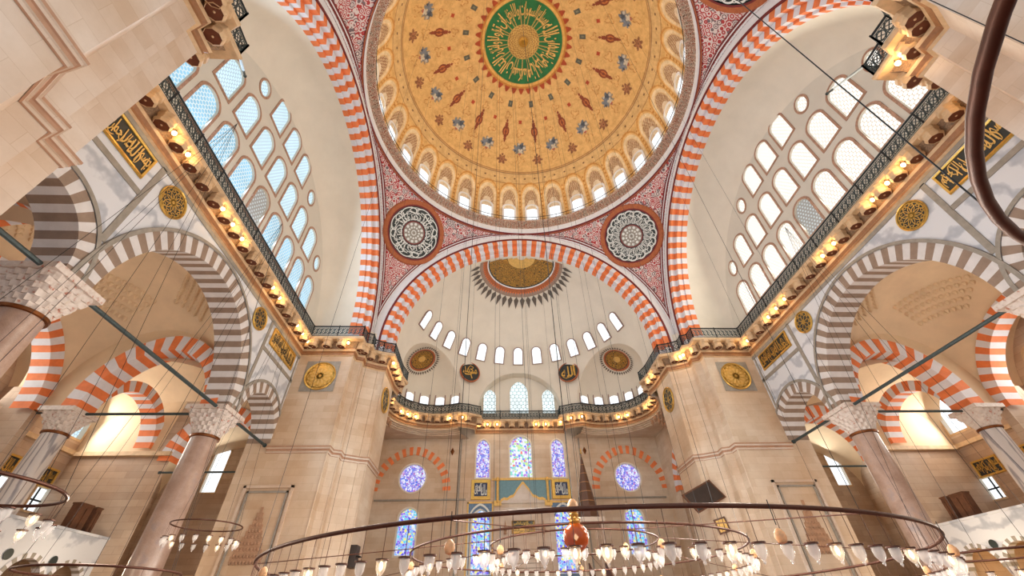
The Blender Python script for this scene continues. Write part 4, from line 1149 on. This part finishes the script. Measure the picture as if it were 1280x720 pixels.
# hanging lozenge ornaments
for x in (-6.95, 6.6):
    m = M(); m.raw([(x, YQ - .06, 15.15), (x + .2, YQ - .06, 15.55), (x, YQ - .06, 15.95), (x - .2, YQ - .06, 15.55), (x, YQ - .16, 15.55)], [(0, 1, 4), (1, 2, 4), (2, 3, 4), (3, 0, 4)])
    m.build('wall_lozenge', 'bronze', label='small bronze lozenge on the far wall %s of the upper stained windows' % ('left' if x < 0 else 'right'), cat='wall ornament')

# ---- side walls between pier and far wall, with striped openings
for s in (-1, 1):
    m = M(); X = s * 14.3; c, r, zs = 19.75, 3.55, 11.0
    arch = [(c - r * cos(pi * i / 30), zs + r * sin(pi * i / 30)) for i in range(31)]
    m.poly([[(X, y_, z_) for y_, z_ in [(15.9, 0), (c - r, 0)] + arch + [(c + r, 0), (YQ, 0), (YQ, 17.5), (15.9, 17.5)]]])
    m.build('wall_%s_sanctuary' % SIDE[s], 'marble_warm', **S(label='marble side wall between the far %s pier and the qibla wall' % SIDE[s], cat='wall'))
    striped_arch('sanctuary_arch', (X, c, zs), (0, 1, 0), (s, 0, 0), [(r + .85, -.06), (r, -.06), (r, 1.2)], 27, ['stripe_orange', 'stripe_white'],
                 **S(label='striped arch opening to the %s aisle behind the far pier' % SIDE[s], cat='arch'))

# ---- aisles
def aisle(s):
    D = SIDE[s]; XO = 25.4; XW = 29.5
    # outer wall with windows
    holes = []
    for i, y in enumerate((-10.4, -3.4, 0, 3.4, 10.4)):
        r, L = window((s * XW, y, 11.5), (0, 1, 0), (s, 0, 0), 1.35, 2.6, 'arch', 'glass_plain' if s > 0 else 'glass_white_l', 'cornice_stone', .14, .35,
                      label='%s high arched window of the outer %s aisle wall, counted from the near end' % (ORD[i], D)); holes.append(L)
    for i, y in enumerate((-10.9, -5.5, 3.2, 8.3, 10.9)):
        r, L = window((s * XW, y, 7.35), (0, 1, 0), (s, 0, 0), 1.0, 1.25, 'rect', 'glass_plain', 'cornice_stone', .1, .35,
                      label='%s small square window over the %s gallery, counted from the near end' % (ORD[i], D), mull=(((0, 0), (0, 1.25)), ((-.5, .62), (.5, .62)))); holes.append(L)
    for i, y in enumerate((-10, -5, 0, 5, 9.5)):
        r, L = window((s * XW, y, 1.2), (0, 1, 0), (s, 0, 0), 1.5, 2.2, 'rect', 'glass_plain', 'cornice_stone', .12, .35, label='%s ground floor window of the outer %s wall, counted from the near end' % (ORD[i], D)); holes.append(L)
    m = M(); L0 = [(s * XW, -12, 0), (s * XW, 12, 0), (s * XW, 12, 18), (s * XW, -12, 18)]
    m.poly([L0] + holes); ow = m.build('wall_%s_outer' % D, 'marble_aisle', **S(label='blockwork outer wall of the %s aisle' % D, cat='wall'))
    m = M()
    for y0, y1 in ((-12, 12),): sweepbox = m.box((min(s * XW, s * (XW - .25)), y0, 10.55), (max(s * XW, s * (XW - .25)), y1, 10.8))
    m.build('string_course', 'cornice_stone', ow)
    for i, (y, z) in enumerate(((10.2, 9.1), (7.6, 9.1), (1.5, 9.1), (-4, 9.1), (-9, 9.1))):
        panel((s * (XW - .02), y, z), (0, 1, 0), (s, 0, 0), 1.5, .8, MAL if i % 2 else BAS, 'framed calligraphy plaque on the outer %s aisle wall, %s from the far end' % (D, ORD[i]), bg='ink', fg='gold', fw=.1)
    # end walls of the three-bay space, plus the striped opening to the far bay
    for q in (-1, 1):
        y = q * 11.3; c, r, zs = 20.9, 2.5, 10.2
        arch = [(c + r * cos(pi * i / 26), zs + r * 1.1 * sin(pi * i / 26)) for i in range(27)]
        m = M(); m.poly([[(s * x_, y, z_) for x_, z_ in [(XW, 0), (c + r, 0)] + arch + [(c - r, 0), (17, 0), (17, 17.4), (XW, 17.4)]]])
        m.build('wall_%s_%s_aisle' % (D, 'far' if q > 0 else 'near'), 'marble_aisle', **S(label='blockwork cross wall at the %s end of the %s aisle' % ('far' if q > 0 else 'near', D), cat='wall'))
        m = M(); m.box((min(s * 23.4, s * XW), min(y, y - q * .25), 10.5), (max(s * 23.4, s * XW), max(y, y - q * .25), 10.75)); 
        m.face([(s * 23.4 + s * 1.0, y - q * .03, 10.75), (s * XW, y - q * .03, 10.75), (s * XW, y - q * .03, 17.3), (s * 23.9, y - q * .03, 17.3)], 1)
        m.build('string_course', ['cornice_stone', 'plaster_aisle'], bpy.data.objects['wall_%s_%s_aisle' % (D, 'far' if q > 0 else 'near')])
        striped_arch('aisle_arch', (s * c, y, zs), (1, 0, 0), (0, q, 0), [(r + .75, -.08), (r, -.08), (r, 1.3)], 25, ['stripe_orange', 'stripe_white'], 1.1,
                     **S(label='red and white striped opening at the %s end of the %s aisle' % ('far' if q > 0 else 'near', D), cat='arch'))
        # transverse arch between granite and marble columns
        striped_arch('aisle_arch', (s * 21.6, q * 5.4, 10.95), (1, 0, 0), (0, q, 0), [(3.95, 0.6), (3.95, -.6), (3.12, -.6), (3.12, .6)], 25, ['stripe_orange', 'stripe_white'], 1.08, point=.1,
                     **S(label='red and white arch spanning the %s aisle, %s one' % (D, 'far' if q > 0 else 'near'), cat='arch'))
        # round topped buttress slab behind the marble column and lunette above the transverse arch
        pr = [(27.1, 0), (XW, 0), (XW, 12.3)] + [(28.5 - 1.4 * sin(a), 11.0 + 1.3 * cos(a)) for a in np.linspace(0, pi / 2, 10)]
        m = M(); ya, yb = q * 5.15, q * 5.65
        for yy in (ya, yb): m.poly([[(s * x_, yy, z_) for x_, z_ in pr]])
        m.grid([[(s * x_, ya, z_) for x_, z_ in pr], [(s * x_, yb, z_) for x_, z_ in pr]], close=True)
        m.build('buttress', 'marble_aisle', **S(label='round topped marble buttress against the outer %s wall, %s one' % (D, 'far' if q > 0 else 'near'), cat='buttress'))
        cc, ax_ = (18.45 + 27.4) / 2, (27.4 - 18.45) / 2
        top = [(cc + ax_ * cos(a), 10.95 + 5.3 * sin(a)) for a in np.linspace(0, pi, 40)]
        low = [(21.6 - 3.5 * cos(a), 10.95 + 3.75 * sin(a)) for a in np.linspace(0, pi, 30)]
        m = M(); m.poly([[(s * x_, q * 5.4, z_) for x_, z_ in top + low + [(25.9, 10.95)]]])
        m.build('wall_%s_lunette' % D, 'plaster_aisle', **S(label='plaster lunette over the %s transverse arch of the %s aisle' % ('far' if q > 0 else 'near', D), cat='wall'))
    striped_arch('aisle_arch', (s * 27.6, 0, 10.95), (0, 1, 0), (s, 0, 0), [(5.6, .5), (5.6, -.5), (4.85, -.5), (4.85, .5)], 39, ['stripe_orange', 'stripe_white'], .95,
                 **S(label='wide striped arch between the two marble columns of the %s aisle' % D, cat='arch'))
    for q in (-1, 1):
        striped_arch('aisle_arch', (s * XO, q * 8.6, 10.95), (0, 1, 0), (s, 0, 0), [(3.1, .5), (3.1, -.5), (2.45, -.5), (2.45, .5)], 21, ['stripe_orange', 'stripe_white'],
                     **S(label='striped arch from the marble column to the %s cross wall of the %s aisle' % ('far' if q > 0 else 'near', D), cat='arch'))
    # vaults: pendentive surfaces with stalactite bosses
    def vault(x0, x1, y0, y1, hx, hy, name, label, bumps=False, z0=10.95):
        m = M(); n = 40; cx, cy, ax, ay = (x0 + x1) / 2, (y0 + y1) / 2, (x1 - x0) / 2, (y1 - y0) / 2
        rows = []
        for i in range(n + 1):
            u = -1 + 2 * i / n; row = []
            for j in range(n + 1):
                v = -1 + 2 * j / n
                uu, vv = sin(u * pi / 2), sin(v * pi / 2)
                z = z0 + sqrt(max(0, hy * hy * (1 - vv * vv) + hx * hx * (1 - uu * uu)))
                row.append((s * (cx + ax * uu), cy + ay * vv, z))
            rows.append(row)
        m.grid(rows); o = m.build(name, 'plaster_aisle', smooth=True, **S(label=label, cat='vault'))
        if bumps:
            b = M()
            for qx in (-1, 1):
                for qy in (-1, 1):
                    for t in range(5):
                        nb = 9 + t
                        for k in range(nb):
                            f = (k + .5) / nb; rr = .42 + t * .07
                            uu = qx * (1 - rr * (.35 + .9 * f * (1 if True else 0)) * 1.0); vv = qy * (1 - rr * (.35 + .9 * (1 - f)))
                            uu = max(-.97, min(.97, uu)); vv = max(-.97, min(.97, vv))
                            z = z0 + sqrt(max(0, hy * hy * (1 - vv * vv) + hx * hx * (1 - uu * uu)))
                            b.lathe([(0, -.22), (.07, -.15), (.15, 0), (.14, .1)], (s * (cx + ax * uu), cy + ay * vv, z - .02), 6)
            b.build('stalactite_bosses', 'plaster_aisle', o, kind='stuff')
        return o
    vault(18.45, 27.4, -5.4, 5.4, 5.3, 5.45, 'vault_ceiling', 'smooth domed vault over the middle bay of the %s aisle' % D, True)
    for q in (-1, 1):
        vault(17.2, 29.6, *sorted((q * 5.4, q * 11.35)), 3.2, 3.6, 'vault_ceiling', 'domed vault over the %s corner bay of the %s aisle' % ('far' if q > 0 else 'near', D))
    vault(27.4, 29.6, -5.4, 5.4, 1.2, 5.4, 'vault_ceiling', 'narrow vault strip along the outer %s wall' % D)
    # gallery with its little striped arcade
    m = M(); XG = 24.6; ys = [-9.9 + 2.35 * i for i in range(10)]; L = []
    m.box((min(s * (XG + .4), s * XW), -11.3, 4.95), (max(s * (XG + .4), s * XW), 11.3, 5.15), 0)
    gal = m.build('gallery', 'marble_aisle', kind='structure', label='raised marble gallery along the outer %s wall on small striped arches' % D, cat='gallery')
    L = [(-11.3, 3.6)]
    ym = [-9.85 + 2.46 * i for i in range(9)]
    for c in ym: L += [(c - 1.05 * cos(pi * i / 16), 3.6 + 1.05 * sin(pi * i / 16)) for i in range(17)]
    L += [(11.3, 3.6), (11.3, 5.95), (-11.3, 5.95)]
    m = M(); m.poly([[(s * XG, y_, z_) for y_, z_ in L]]); m.poly([[(s * (XG + .35), y_, z_) for y_, z_ in L]])
    m.box((min(s * (XG - .08), s * (XG + .43)), -11.3, 5.9), (max(s * (XG - .08), s * (XG + .43)), 11.3, 6.02))
    m.build('parapet', 'marble_veined', gal)
    for c in ym:
        striped_arch('gallery_arch', (s * XG, c, 3.6), (0, 1, 0), (s, 0, 0), [(1.22, -.03), (1.0, -.03), (1.0, .38)], 17, ['grey_stone', 'stripe_white'], parent=gal)
        m = M(); m.lathe([(.16, 0), (.16, 3.2), (.22, 3.3), (.26, 3.6)], (s * (XG + .18), c + 1.23, 0), 12); m.build('colonnette', 'column_marble', gal, smooth=True)
    for c in ym[:-1]:
        m = M(); T = np.linspace(0, 2 * pi, 20, endpoint=False); m.poly([[(s * (XG - .04), c + 1.23 + .22 * cos(t), 4.62 + .22 * sin(t)) for t in T]]); m.build('inlay_disc', 'ink_green', gal)
    # doorways and shutters on the gallery level
    for y, w, x0, lb in ((10.42, .2, 25.25, 'tall narrow dark wooden locker on the %s gallery beside the cross wall'), (9.5, .46, 25.25, 'broad dark wooden cupboard on the %s gallery next to the narrow locker'), (6.2, .5, 29.0, 'dark wooden cupboard against the outer wall of the %s gallery')):
        a, b = sorted((s * x0, s * (x0 + .42))); m = M(); m.box((a, y - w, 5.17), (b, y + w, 7.3)); m.box((a - .03, y - w - .03, 7.3), (b + .03, y + w + .03, 7.38))
        cb = m.build('cupboard', 'wood', label=lb % D, cat='cupboard')
        for k in (-1, 1):
            a, b = sorted((s * (x0 - .04), s * (x0 - .005))); m = M(); m.box((a, y + k * w * .5 - w * .4, 5.4), (b, y + k * w * .5 + w * .4, 7.15)); m.build('door', 'wood', cb)
    # far bay beyond the cross wall
    holes = []
    for i, x in enumerate((27.9, 30.2)):
        r, L = window((s * x, 23.5, 11.3), (1, 0, 0), (0, 1, 0), 1.3, 4.0, 'arch', 'glass_plain', 'cornice_stone', .12, .3, label='%s tall window at the far end of the %s aisle, counted from the nave' % (ORD[i], D)); holes.append(L)
    for i, x in enumerate((21, 24, 27)):
        r, L = window((s * x, 23.5, 3.2), (1, 0, 0), (0, 1, 0), 1.2, 2.0, 'rect', 'glass_plain', 'cornice_stone', .12, .3, label='%s low window at the far end of the %s aisle, counted from the nave' % (ORD[i], D)); holes.append(L)
    m = M(); m.poly([[(s * 14.3, 23.5, 0), (s * 32, 23.5, 0), (s * 32, 23.5, 18), (s * 14.3, 23.5, 18)]] + holes)
    m.face([(s * 32, 11.3, 0), (s * 32, 23.5, 0), (s * 32, 23.5, 18), (s * 32, 11.3, 18)])
    m.build('wall_%s_far_bay' % D, 'marble_aisle', **S(label='walls of the far corner bay of the %s aisle' % D, cat='wall'))
    vault(14.3, 32, 11.3, 23.5, 4.5, 3.5, 'vault_ceiling', 'vault over the far corner bay of the %s aisle' % D)
for s in (-1, 1): aisle(s)

# ---- pulpit with conical spire
def pulpit():
    r = empty('pulpit', (5.4, 22.5, 0), label='tall marble pulpit with brown conical spire before the far wall', cat='pulpit')
    m = M(); n = 8
    prof = [(1.05, 8.55), (1.0, 8.75), (.92, 8.8), (.06, 13.7), (.02, 14.0)]
    m.lathe([(a, z) for a, z in prof], n=n); m.build('spire', 'spire_paint', r)
    m = M(); m.lathe([(.0, 14.0), (.1, 14.08), (.04, 14.2), (.07, 14.32), (.0, 14.6)], n=10); m.build('finial', 'gold', r)
    m = M(); m.box((-1.1, -1.1, 8.1), (1.1, 1.1, 8.6)); m.box((-1.0, -1.0, 4.3), (1.0, 1.0, 4.7))
    for k in range(9): m.lathe([(0, -.1), (.1, 0), (.1, .12)], (-1 + k * .25, -1.12, 8.12), 8)
    m.build('canopy', 'marble_blocks', r)
    for a in (-1, 1):
        for b in (-1, 1):
            m = M(); m.lathe([(.12, 4.7), (.1, 7.8), (.2, 8.1)], (a * .9, b * .9, 0), 12); m.build('colonnette', 'marble_blocks', r)
    m = M(); m.box((-1, -1, 0), (1, 1, 4.3))
    m.raw([(-.6, -1, 4.4), (.6, -1, 4.4), (.6, -9, 0), (-.6, -9, 0), (-.6, -1, 0), (.6, -1, 0)], [(0, 3, 4), (1, 5, 2), (0, 1, 2, 3)])
    for k in range(16): m.box((-.6, -9 + k * .5, 0), (.6, -8.5 + k * .5, .27 * (k + 1)))
    m.build('stair_body', 'marble_blocks', r)
    m = M()
    for a in (-.65, .65):
        m.raw([(a - .05, -1, 4.4), (a + .05, -1, 4.4), (a + .05, -9, .1), (a - .05, -9, .1), (a - .05, -1, 5.4), (a + .05, -1, 5.4), (a + .05, -9, 1.1), (a - .05, -9, 1.1)], [(0, 1, 5, 4), (2, 3, 7, 6), (4, 5, 6, 7), (0, 4, 7, 3), (1, 2, 6, 5)])
    m.build('stair_parapet', 'wood', r)
def spire_mat():
    t = NT('spire_paint'); co = t.add('ShaderNodeTexCoord').outputs['Object']; sp = t.add('ShaderNodeSeparateXYZ'); t.link(co, sp.inputs[0])
    f = t.math('FRACT', t.math('MULTIPLY', sp.outputs[2], 1.3)); 
    t.link(t.ramp(f, [(0, lin((92, 62, 44))), (.8, lin((78, 54, 40))), (.88, lin((150, 108, 70)))], 'CONSTANT'), t.b.inputs['Base Color']); MATS['spire_paint'] = t.m
spire_mat(); pulpit()

# ---- big chandelier: three concentric rings of glass oil lamps
def chandelier(name, loc, rings, label, ncab, top, nparts=100, eggs=(), drop=.48, tube=.035, bulb_every=4, inner_support=None, start=0.):
    r = empty(name, loc, label=label, cat='chandelier')
    reuse = None; rest_h, rest_g, rest_b = M(), M(), M(); PH = None
    for R, dz, n, tr in rings:
        m = M(); m.tube([(R * cos(a), R * sin(a), dz) for a in np.linspace(0, 2 * pi, max(72, int(R * 14)), endpoint=False)], tr, 12, closed=True)
        m.build('ring', 'bronze_dark', r, smooth=True)
    def holder(m, p, dp):
        x, y, z = p; m.tube([(x, y, z), (x, y, z - dp)], .006, 4); m.lathe([(.005, 0), (.105, -.005), (.105, -.025), (.07, -.03)], (x, y, z - dp), 12)
    def cup(m, p, dp):
        x, y, z = p; m.lathe([(.078, -.03), (.083, -.08), (.078, -.15), (.045, -.21), (.018, -.235), (.026, -.26), (.0, -.29)], (x, y, z - dp), 10)
    def blb(m, p, dp): x, y, z = p; m.lathe([(0, -.17), (.028, -.14), (.03, -.09), (.012, -.04)], (x, y, z - dp), 6)
    spots = []
    for ri, (R, dz, n, tr) in enumerate(rings):
        for k in range(n):
            a = 2 * pi * (k + .5) / n; p = (R * cos(a), R * sin(a), dz)
            w = Vector((p[0] + loc[0] + 2.8, p[1] + loc[1] + 16.45, 0)).length
            spots.append((w, p, ri, k))
    spots.sort(key=lambda q: q[0])
    for idx, (w, p, ri, k) in enumerate(spots):
        lit = (k * 5 + ri * 3) % bulb_every == 0
        if idx < nparts:
            if PH is None:
                m = M(); holder(m, (0, 0, 0), drop); h = m.build('lamp_holder', 'bronze_dark', r); g_ = M(); cup(g_, (0, 0, 0), drop); g = g_.build('glass_cup', 'lamp_glass', h, smooth=True)
                b_ = M(); blb(b_, (0, 0, 0), drop); bb = b_.build('bulb', 'bulb', h, smooth=True); PH = (h, g, bb); h.location = p
                continue
            h = PH[0].copy(); COL.objects.link(h); h.location = p; g = PH[1].copy(); COL.objects.link(g); g.parent = h
            if lit: bb = PH[2].copy(); COL.objects.link(bb); bb.parent = h
        else:
            holder(rest_h, p, drop); cup(rest_g, p, drop)
            if lit: blb(rest_b, p, drop)
    if rest_h.f:
        rest_h.build('lamp_holder', 'bronze_dark', r, kind='stuff'); rest_g.build('glass_cup', 'lamp_glass', r, kind='stuff', smooth=True)
        if rest_b.f: rest_b.build('bulb', 'bulb', r, kind='stuff')
    # spokes joining rings
    for k in range(8 if len(rings) > 1 else 4):
        a = 2 * pi * (k + .5) / (8 if len(rings) > 1 else 4); q = [(R * cos(a), R * sin(a), dz) for R, dz, n, tr in rings]
        if len(rings) == 1: q.append((0, 0, rings[0][1] + .0))
        if len(rings) > 1 and len(q) > 1:
            m = M(); m.tube([(q[0][0], q[0][1], q[0][2]), (q[-1][0], q[-1][1], q[-1][2])], .012, 5); m.build('spoke', 'bronze_dark', r)
    for k in range(ncab):
        R, dz = (rings[k % len(rings)][0], rings[k % len(rings)][1]); a = 2 * pi * k / ncab + start
        p = (R * cos(a), R * sin(a), dz); q = top(p, a)
        m = M(); m.tube([p, q], .0065, 4); m.build('suspension_cable', 'iron', r)
    for (x, y, z) in eggs:
        m = M(); m.lathe([(0, -.1), (.06, -.08), (.085, -.01), (.075, .05), (.04, .095), (.012, .11)], (x, y, z), 14); e = m.build('ostrich_egg', 'egg', r, smooth=True)
        m = M(); m.tube([(x, y, z + .15), (x, y, z + .5)], .008, 4); m.build('cord', 'iron', e)
    return r
def dome_top(loc):
    def f(p, a):
        R = sqrt((p[0] + loc[0]) ** 2 + (p[1] + loc[1]) ** 2); z = 36.5 + sqrt(max(0, RD ** 2 - R ** 2)) if R < RD else 30.
        return (p[0], p[1], z - loc[2] - .1)
    return f
random.seed(3)
eg = []
for R, n, z in ((9.6, 12, -.42), (5.5, 9, .05), (2.85, 5, .35)):
    for k in range(n): a = 2 * pi * (k + .3) / n - pi / 2; eg.append(((R + .06) * cos(a), (R + .06) * sin(a), z))
chandelier('chandelier', (0, 0, 3.0), [(9.6, 0, 132, .038), (5.5, .5, 76, .03), (2.85, .8, 40, .026)],
           'vast three ringed chandelier of glass oil lamps beneath the great dome', 26, dome_top((0, 0, 3.0)), 100, eg)
# glass globe in the chandelier
g = empty('hanging_globe', (-1.3, -8.0, 2.84), label='amber glass globe with gilt mounts hanging inside the great chandelier', cat='hanging globe')
m = M(); m.lathe([(.03, -.24), (.12, -.2), (.21, -.1), (.235, .02), (.2, .12), (.13, .19), (.07, .22)], n=24); m.build('globe', 'amber_glass', g, smooth=True)
m = M(); m.lathe([(0, -.42), (.03, -.4), (.015, -.36), (.05, -.33), (.02, -.3), (.05, -.25), (.12, -.2)], n=12); m.lathe([(.09, .2), (.11, .24), (.05, .28), (.09, .36), (.03, .42), (.0, .44)], n=12)
for k in range(8): a = 2 * pi * k / 8; m.lathe([(0, 0), (.02, .03), (0, .06)], (.1 * cos(a), .1 * sin(a), .26), 6)
m.build('gilt_mount', 'gold', g, smooth=True)
m = M(); m.lathe([(0, -.06), (.05, 0), (.0, .06)], (0, 0, 0), 8); m.build('bulb', 'bulb_small', g)
m = M(); m.lathe([(0, -.13), (.07, -.1), (.1, -.02), (.09, .06), (.04, .12)], (0, 0, .5), 14); m.build('ostrich_egg', 'egg', g, smooth=True)
m = M(); m.tube([(0, 0, .44), (0, 0, 44)], .01, 4); m.build('suspension_cable', 'iron', g)
# smaller chandeliers
up20 = lambda p, a: (p[0] * .5, p[1] * .5, 9.)
chandelier('side_chandelier', (-13.6, -7.4, 4.0), [(1.85, 0, 20, .035)], 'small ring chandelier in front of the left arcade, near the left edge', 6, lambda p, a: (0, 0, 14), 20)
chandelier('side_chandelier', (-13.9, -1.9, 3.05), [(1.9, 0, 20, .03)], 'small ring chandelier low in the bottom left corner', 6, lambda p, a: (0, 0, 15), 20)
chandelier('side_chandelier', (12.9, -2.2, 3.05), [(1.95, 0, 20, .03)], 'small ring chandelier low in the bottom right corner', 6, lambda p, a: (0, 0, 15), 20)
chandelier('side_chandelier', (-14.2, 2.6, 5.0), [(1.25, 0, 18, .025)], 'small ring chandelier hanging beside the far left granite column', 4, lambda p, a: (0, 0, 12), 18)
chandelier('entrance_chandelier', (2.01, -17.45, 3.6), [(3.035, 0, 0, .036)], 'bronze ring of an entrance chandelier close overhead at the right edge', 6, lambda p, a: (p[0] * 1., p[1] * 1., 20), 0)

# ---- small fittings
def slab(name, C, U, W, w, h, d, mats, label, cat):
    C = Vector(C); U = Vector(U).normalized(); W = Vector(W).normalized(); N = U.cross(W)
    m = M(); m.obox(C, (U, W, N), (w / 2, h / 2, d / 2), 1)
    m.obox(C + N * (d / 2 + .005), (U, W, N), (w / 2 - .1, h / 2 - .1, .012), 0)
    return m.build(name, mats, label=label, cat=cat)
o = slab('display_screen', (11.0, 12.25, 8.0), (2.3, 0, 1.0), (-1.0, 0, 1.35), 2.3, 1.35, .12, ['screen_dark', 'wood'], 'dark tilted board in a brown frame on the corner of the far right pier', 'screen')
m = M(); m.tube([(11.1, 12.35, 8.0), (11.9, 12.9, 8.2)], .05, 6); m.build('bracket_arm', 'iron', o)
slab('small_frame', (11.75, 12.5, 6.35), (1, -.3, .25), (-.2, 0, 1), .75, .85, .06, ['gold_paint', 'wood'], 'small brown picture frame low on the far right pier', 'picture frame')
m = M(); m.box((-11.38, 12.9, 4.55), (-11.0, 13.7, 5.7)); o = m.build('loudspeaker', 'screen_dark', label='black loudspeaker box low on the nave side of the far left pier', cat='loudspeaker')
m = M(); m.lathe([(.28, 0), (.2, .06), (.06, .1), (.02, .12)], (-11.0, 13.3, 5.1), 14); m.build('cone', 'iron', o)
# iron rods from tympana to the near piers
for s in (-1, 1):
    rod((s * 17.05, -5.9, 25.9), (s * 13.9, -9.4, 20.9), 'slanting iron rod between the %s tympanum and the near great arch' % SIDE[s], .06)

# ================================================================== LIGHT
w = bpy.data.worlds.new('World'); scene.world = w; w.use_nodes = True
w.node_tree.nodes['Background'].inputs['Color'].default_value = (.88, .94, 1, 1); w.node_tree.nodes['Background'].inputs['Strength'].default_value = .9
def light(typ, loc, energy, col, size=.3, rot=None, **kw):
    L = bpy.data.lights.new('scene_light', typ); L.energy = energy; L.color = lin(col)
    if typ == 'AREA':
        L.shape = 'RECTANGLE'; L.size, L.size_y = size
    elif typ == 'POINT': L.shadow_soft_size = size
    o = bpy.data.objects.new('scene_light', L); o.location = loc
    if rot is not None: o.rotation_euler = Vector(rot).to_track_quat('-Z', 'Y').to_euler()
    COL.objects.link(o); return o
# warm light of the chandelier lamps
for k in range(10):
    a = 2 * pi * k / 10; light('POINT', (7.6 * cos(a), 7.6 * sin(a), 4.6), 420, (255, 247, 234), .5)
for k in range(5):
    a = 2 * pi * k / 5; light('POINT', (4.3 * cos(a), 4.3 * sin(a), 4.9), 420, (255, 247, 234), .5)
# warm light of the lamps under the cornice
for i, (x, y) in enumerate(cl):
    light('POINT', (x, y, 18.05), 15, (255, 206, 140), .12)
# fill lights added in the aisles, glow under the galleries, the side chandeliers
for s in (-1, 1):
    for y in (-2, 8, 16): light('POINT', (s * 21.5, y, 4.2), 400 if s > 0 else 270, (255, 232, 200), .5)
    light('POINT', (s * 27.2, 8, 3.0), 200 if s > 0 else 40, (255, 206, 130), .3)
    light('POINT', (s * 13.5, -3, 4.0), 300, (255, 240, 220), .4)
# daylight entering through the windows: one soft source just inside each group of panes
for s in (-1, 1):
    dcol = (214, 232, 250) if s < 0 else (255, 246, 228)
    light('AREA', (s * 16.5, 0, 23.8), 1900, dcol, (15, 7), rot=(-s, 0, -.25))
    light('AREA', (s * 29.0, 0, 12.6), 500 if s > 0 else 330, (255, 250, 240), (14, 2.4), rot=(-s, 0, -.2))
    light('AREA', (s * 29.0, 9.5, 12.4), 260, (255, 250, 240), (2.4, 2.4), rot=(-s, 0, -.2))
    light('AREA', (s * 27.8, 23.0, 12.6), 350, (255, 250, 240), (4, 4), rot=(0, -1, -.1))

for k in range(8):                                            # daylight of the drum windows
    a = 2 * pi * (k + .5) / 8; light('AREA', (12.5 * sin(a), 12.5 * cos(a), 37.3), 190, (255, 248, 232), (7, 2), rot=(-sin(a), -cos(a), .25))
for k in (-50, 0, 50):                                        # and of the half dome windows
    a = radians(k); light('AREA', (9.8 * sin(a), 14.5 + 9.8 * cos(a), 25.6), 110, (250, 250, 255), (6, 1.6), rot=(-sin(a), -cos(a), -.2))

# ================================================================== CAMERA
cam = bpy.data.cameras.new('camera'); co = bpy.data.objects.new('camera', cam); COL.objects.link(co)
cam.sensor_width = 36; cam.sensor_fit = 'HORIZONTAL'; cam.lens = 509.0 / 1280 * 36; cam.clip_end = 300; cam.clip_start = .05
pt_, ya, ro = radians(39.9), radians(3.141), radians(-1.484)
fw = Vector((sin(ya) * cos(pt_), cos(ya) * cos(pt_), sin(pt_))); rt = Vector((cos(ya), -sin(ya), 0)); up = rt.cross(fw)
r2 = rt * cos(ro) + up * sin(ro); u2 = -rt * sin(ro) + up * cos(ro)
R = Matrix((r2, u2, -fw)).transposed()
co.matrix_world = Matrix.Translation((-2.8, -16.45, 1.6)) @ R.to_4x4()
scene.camera = co
scene.view_settings.view_transform = 'Standard'; scene.view_settings.look = 'None'; scene.view_settings.gamma = 1; scene.view_settings.exposure = 0.08
scene.view_settings.use_curve_mapping = False
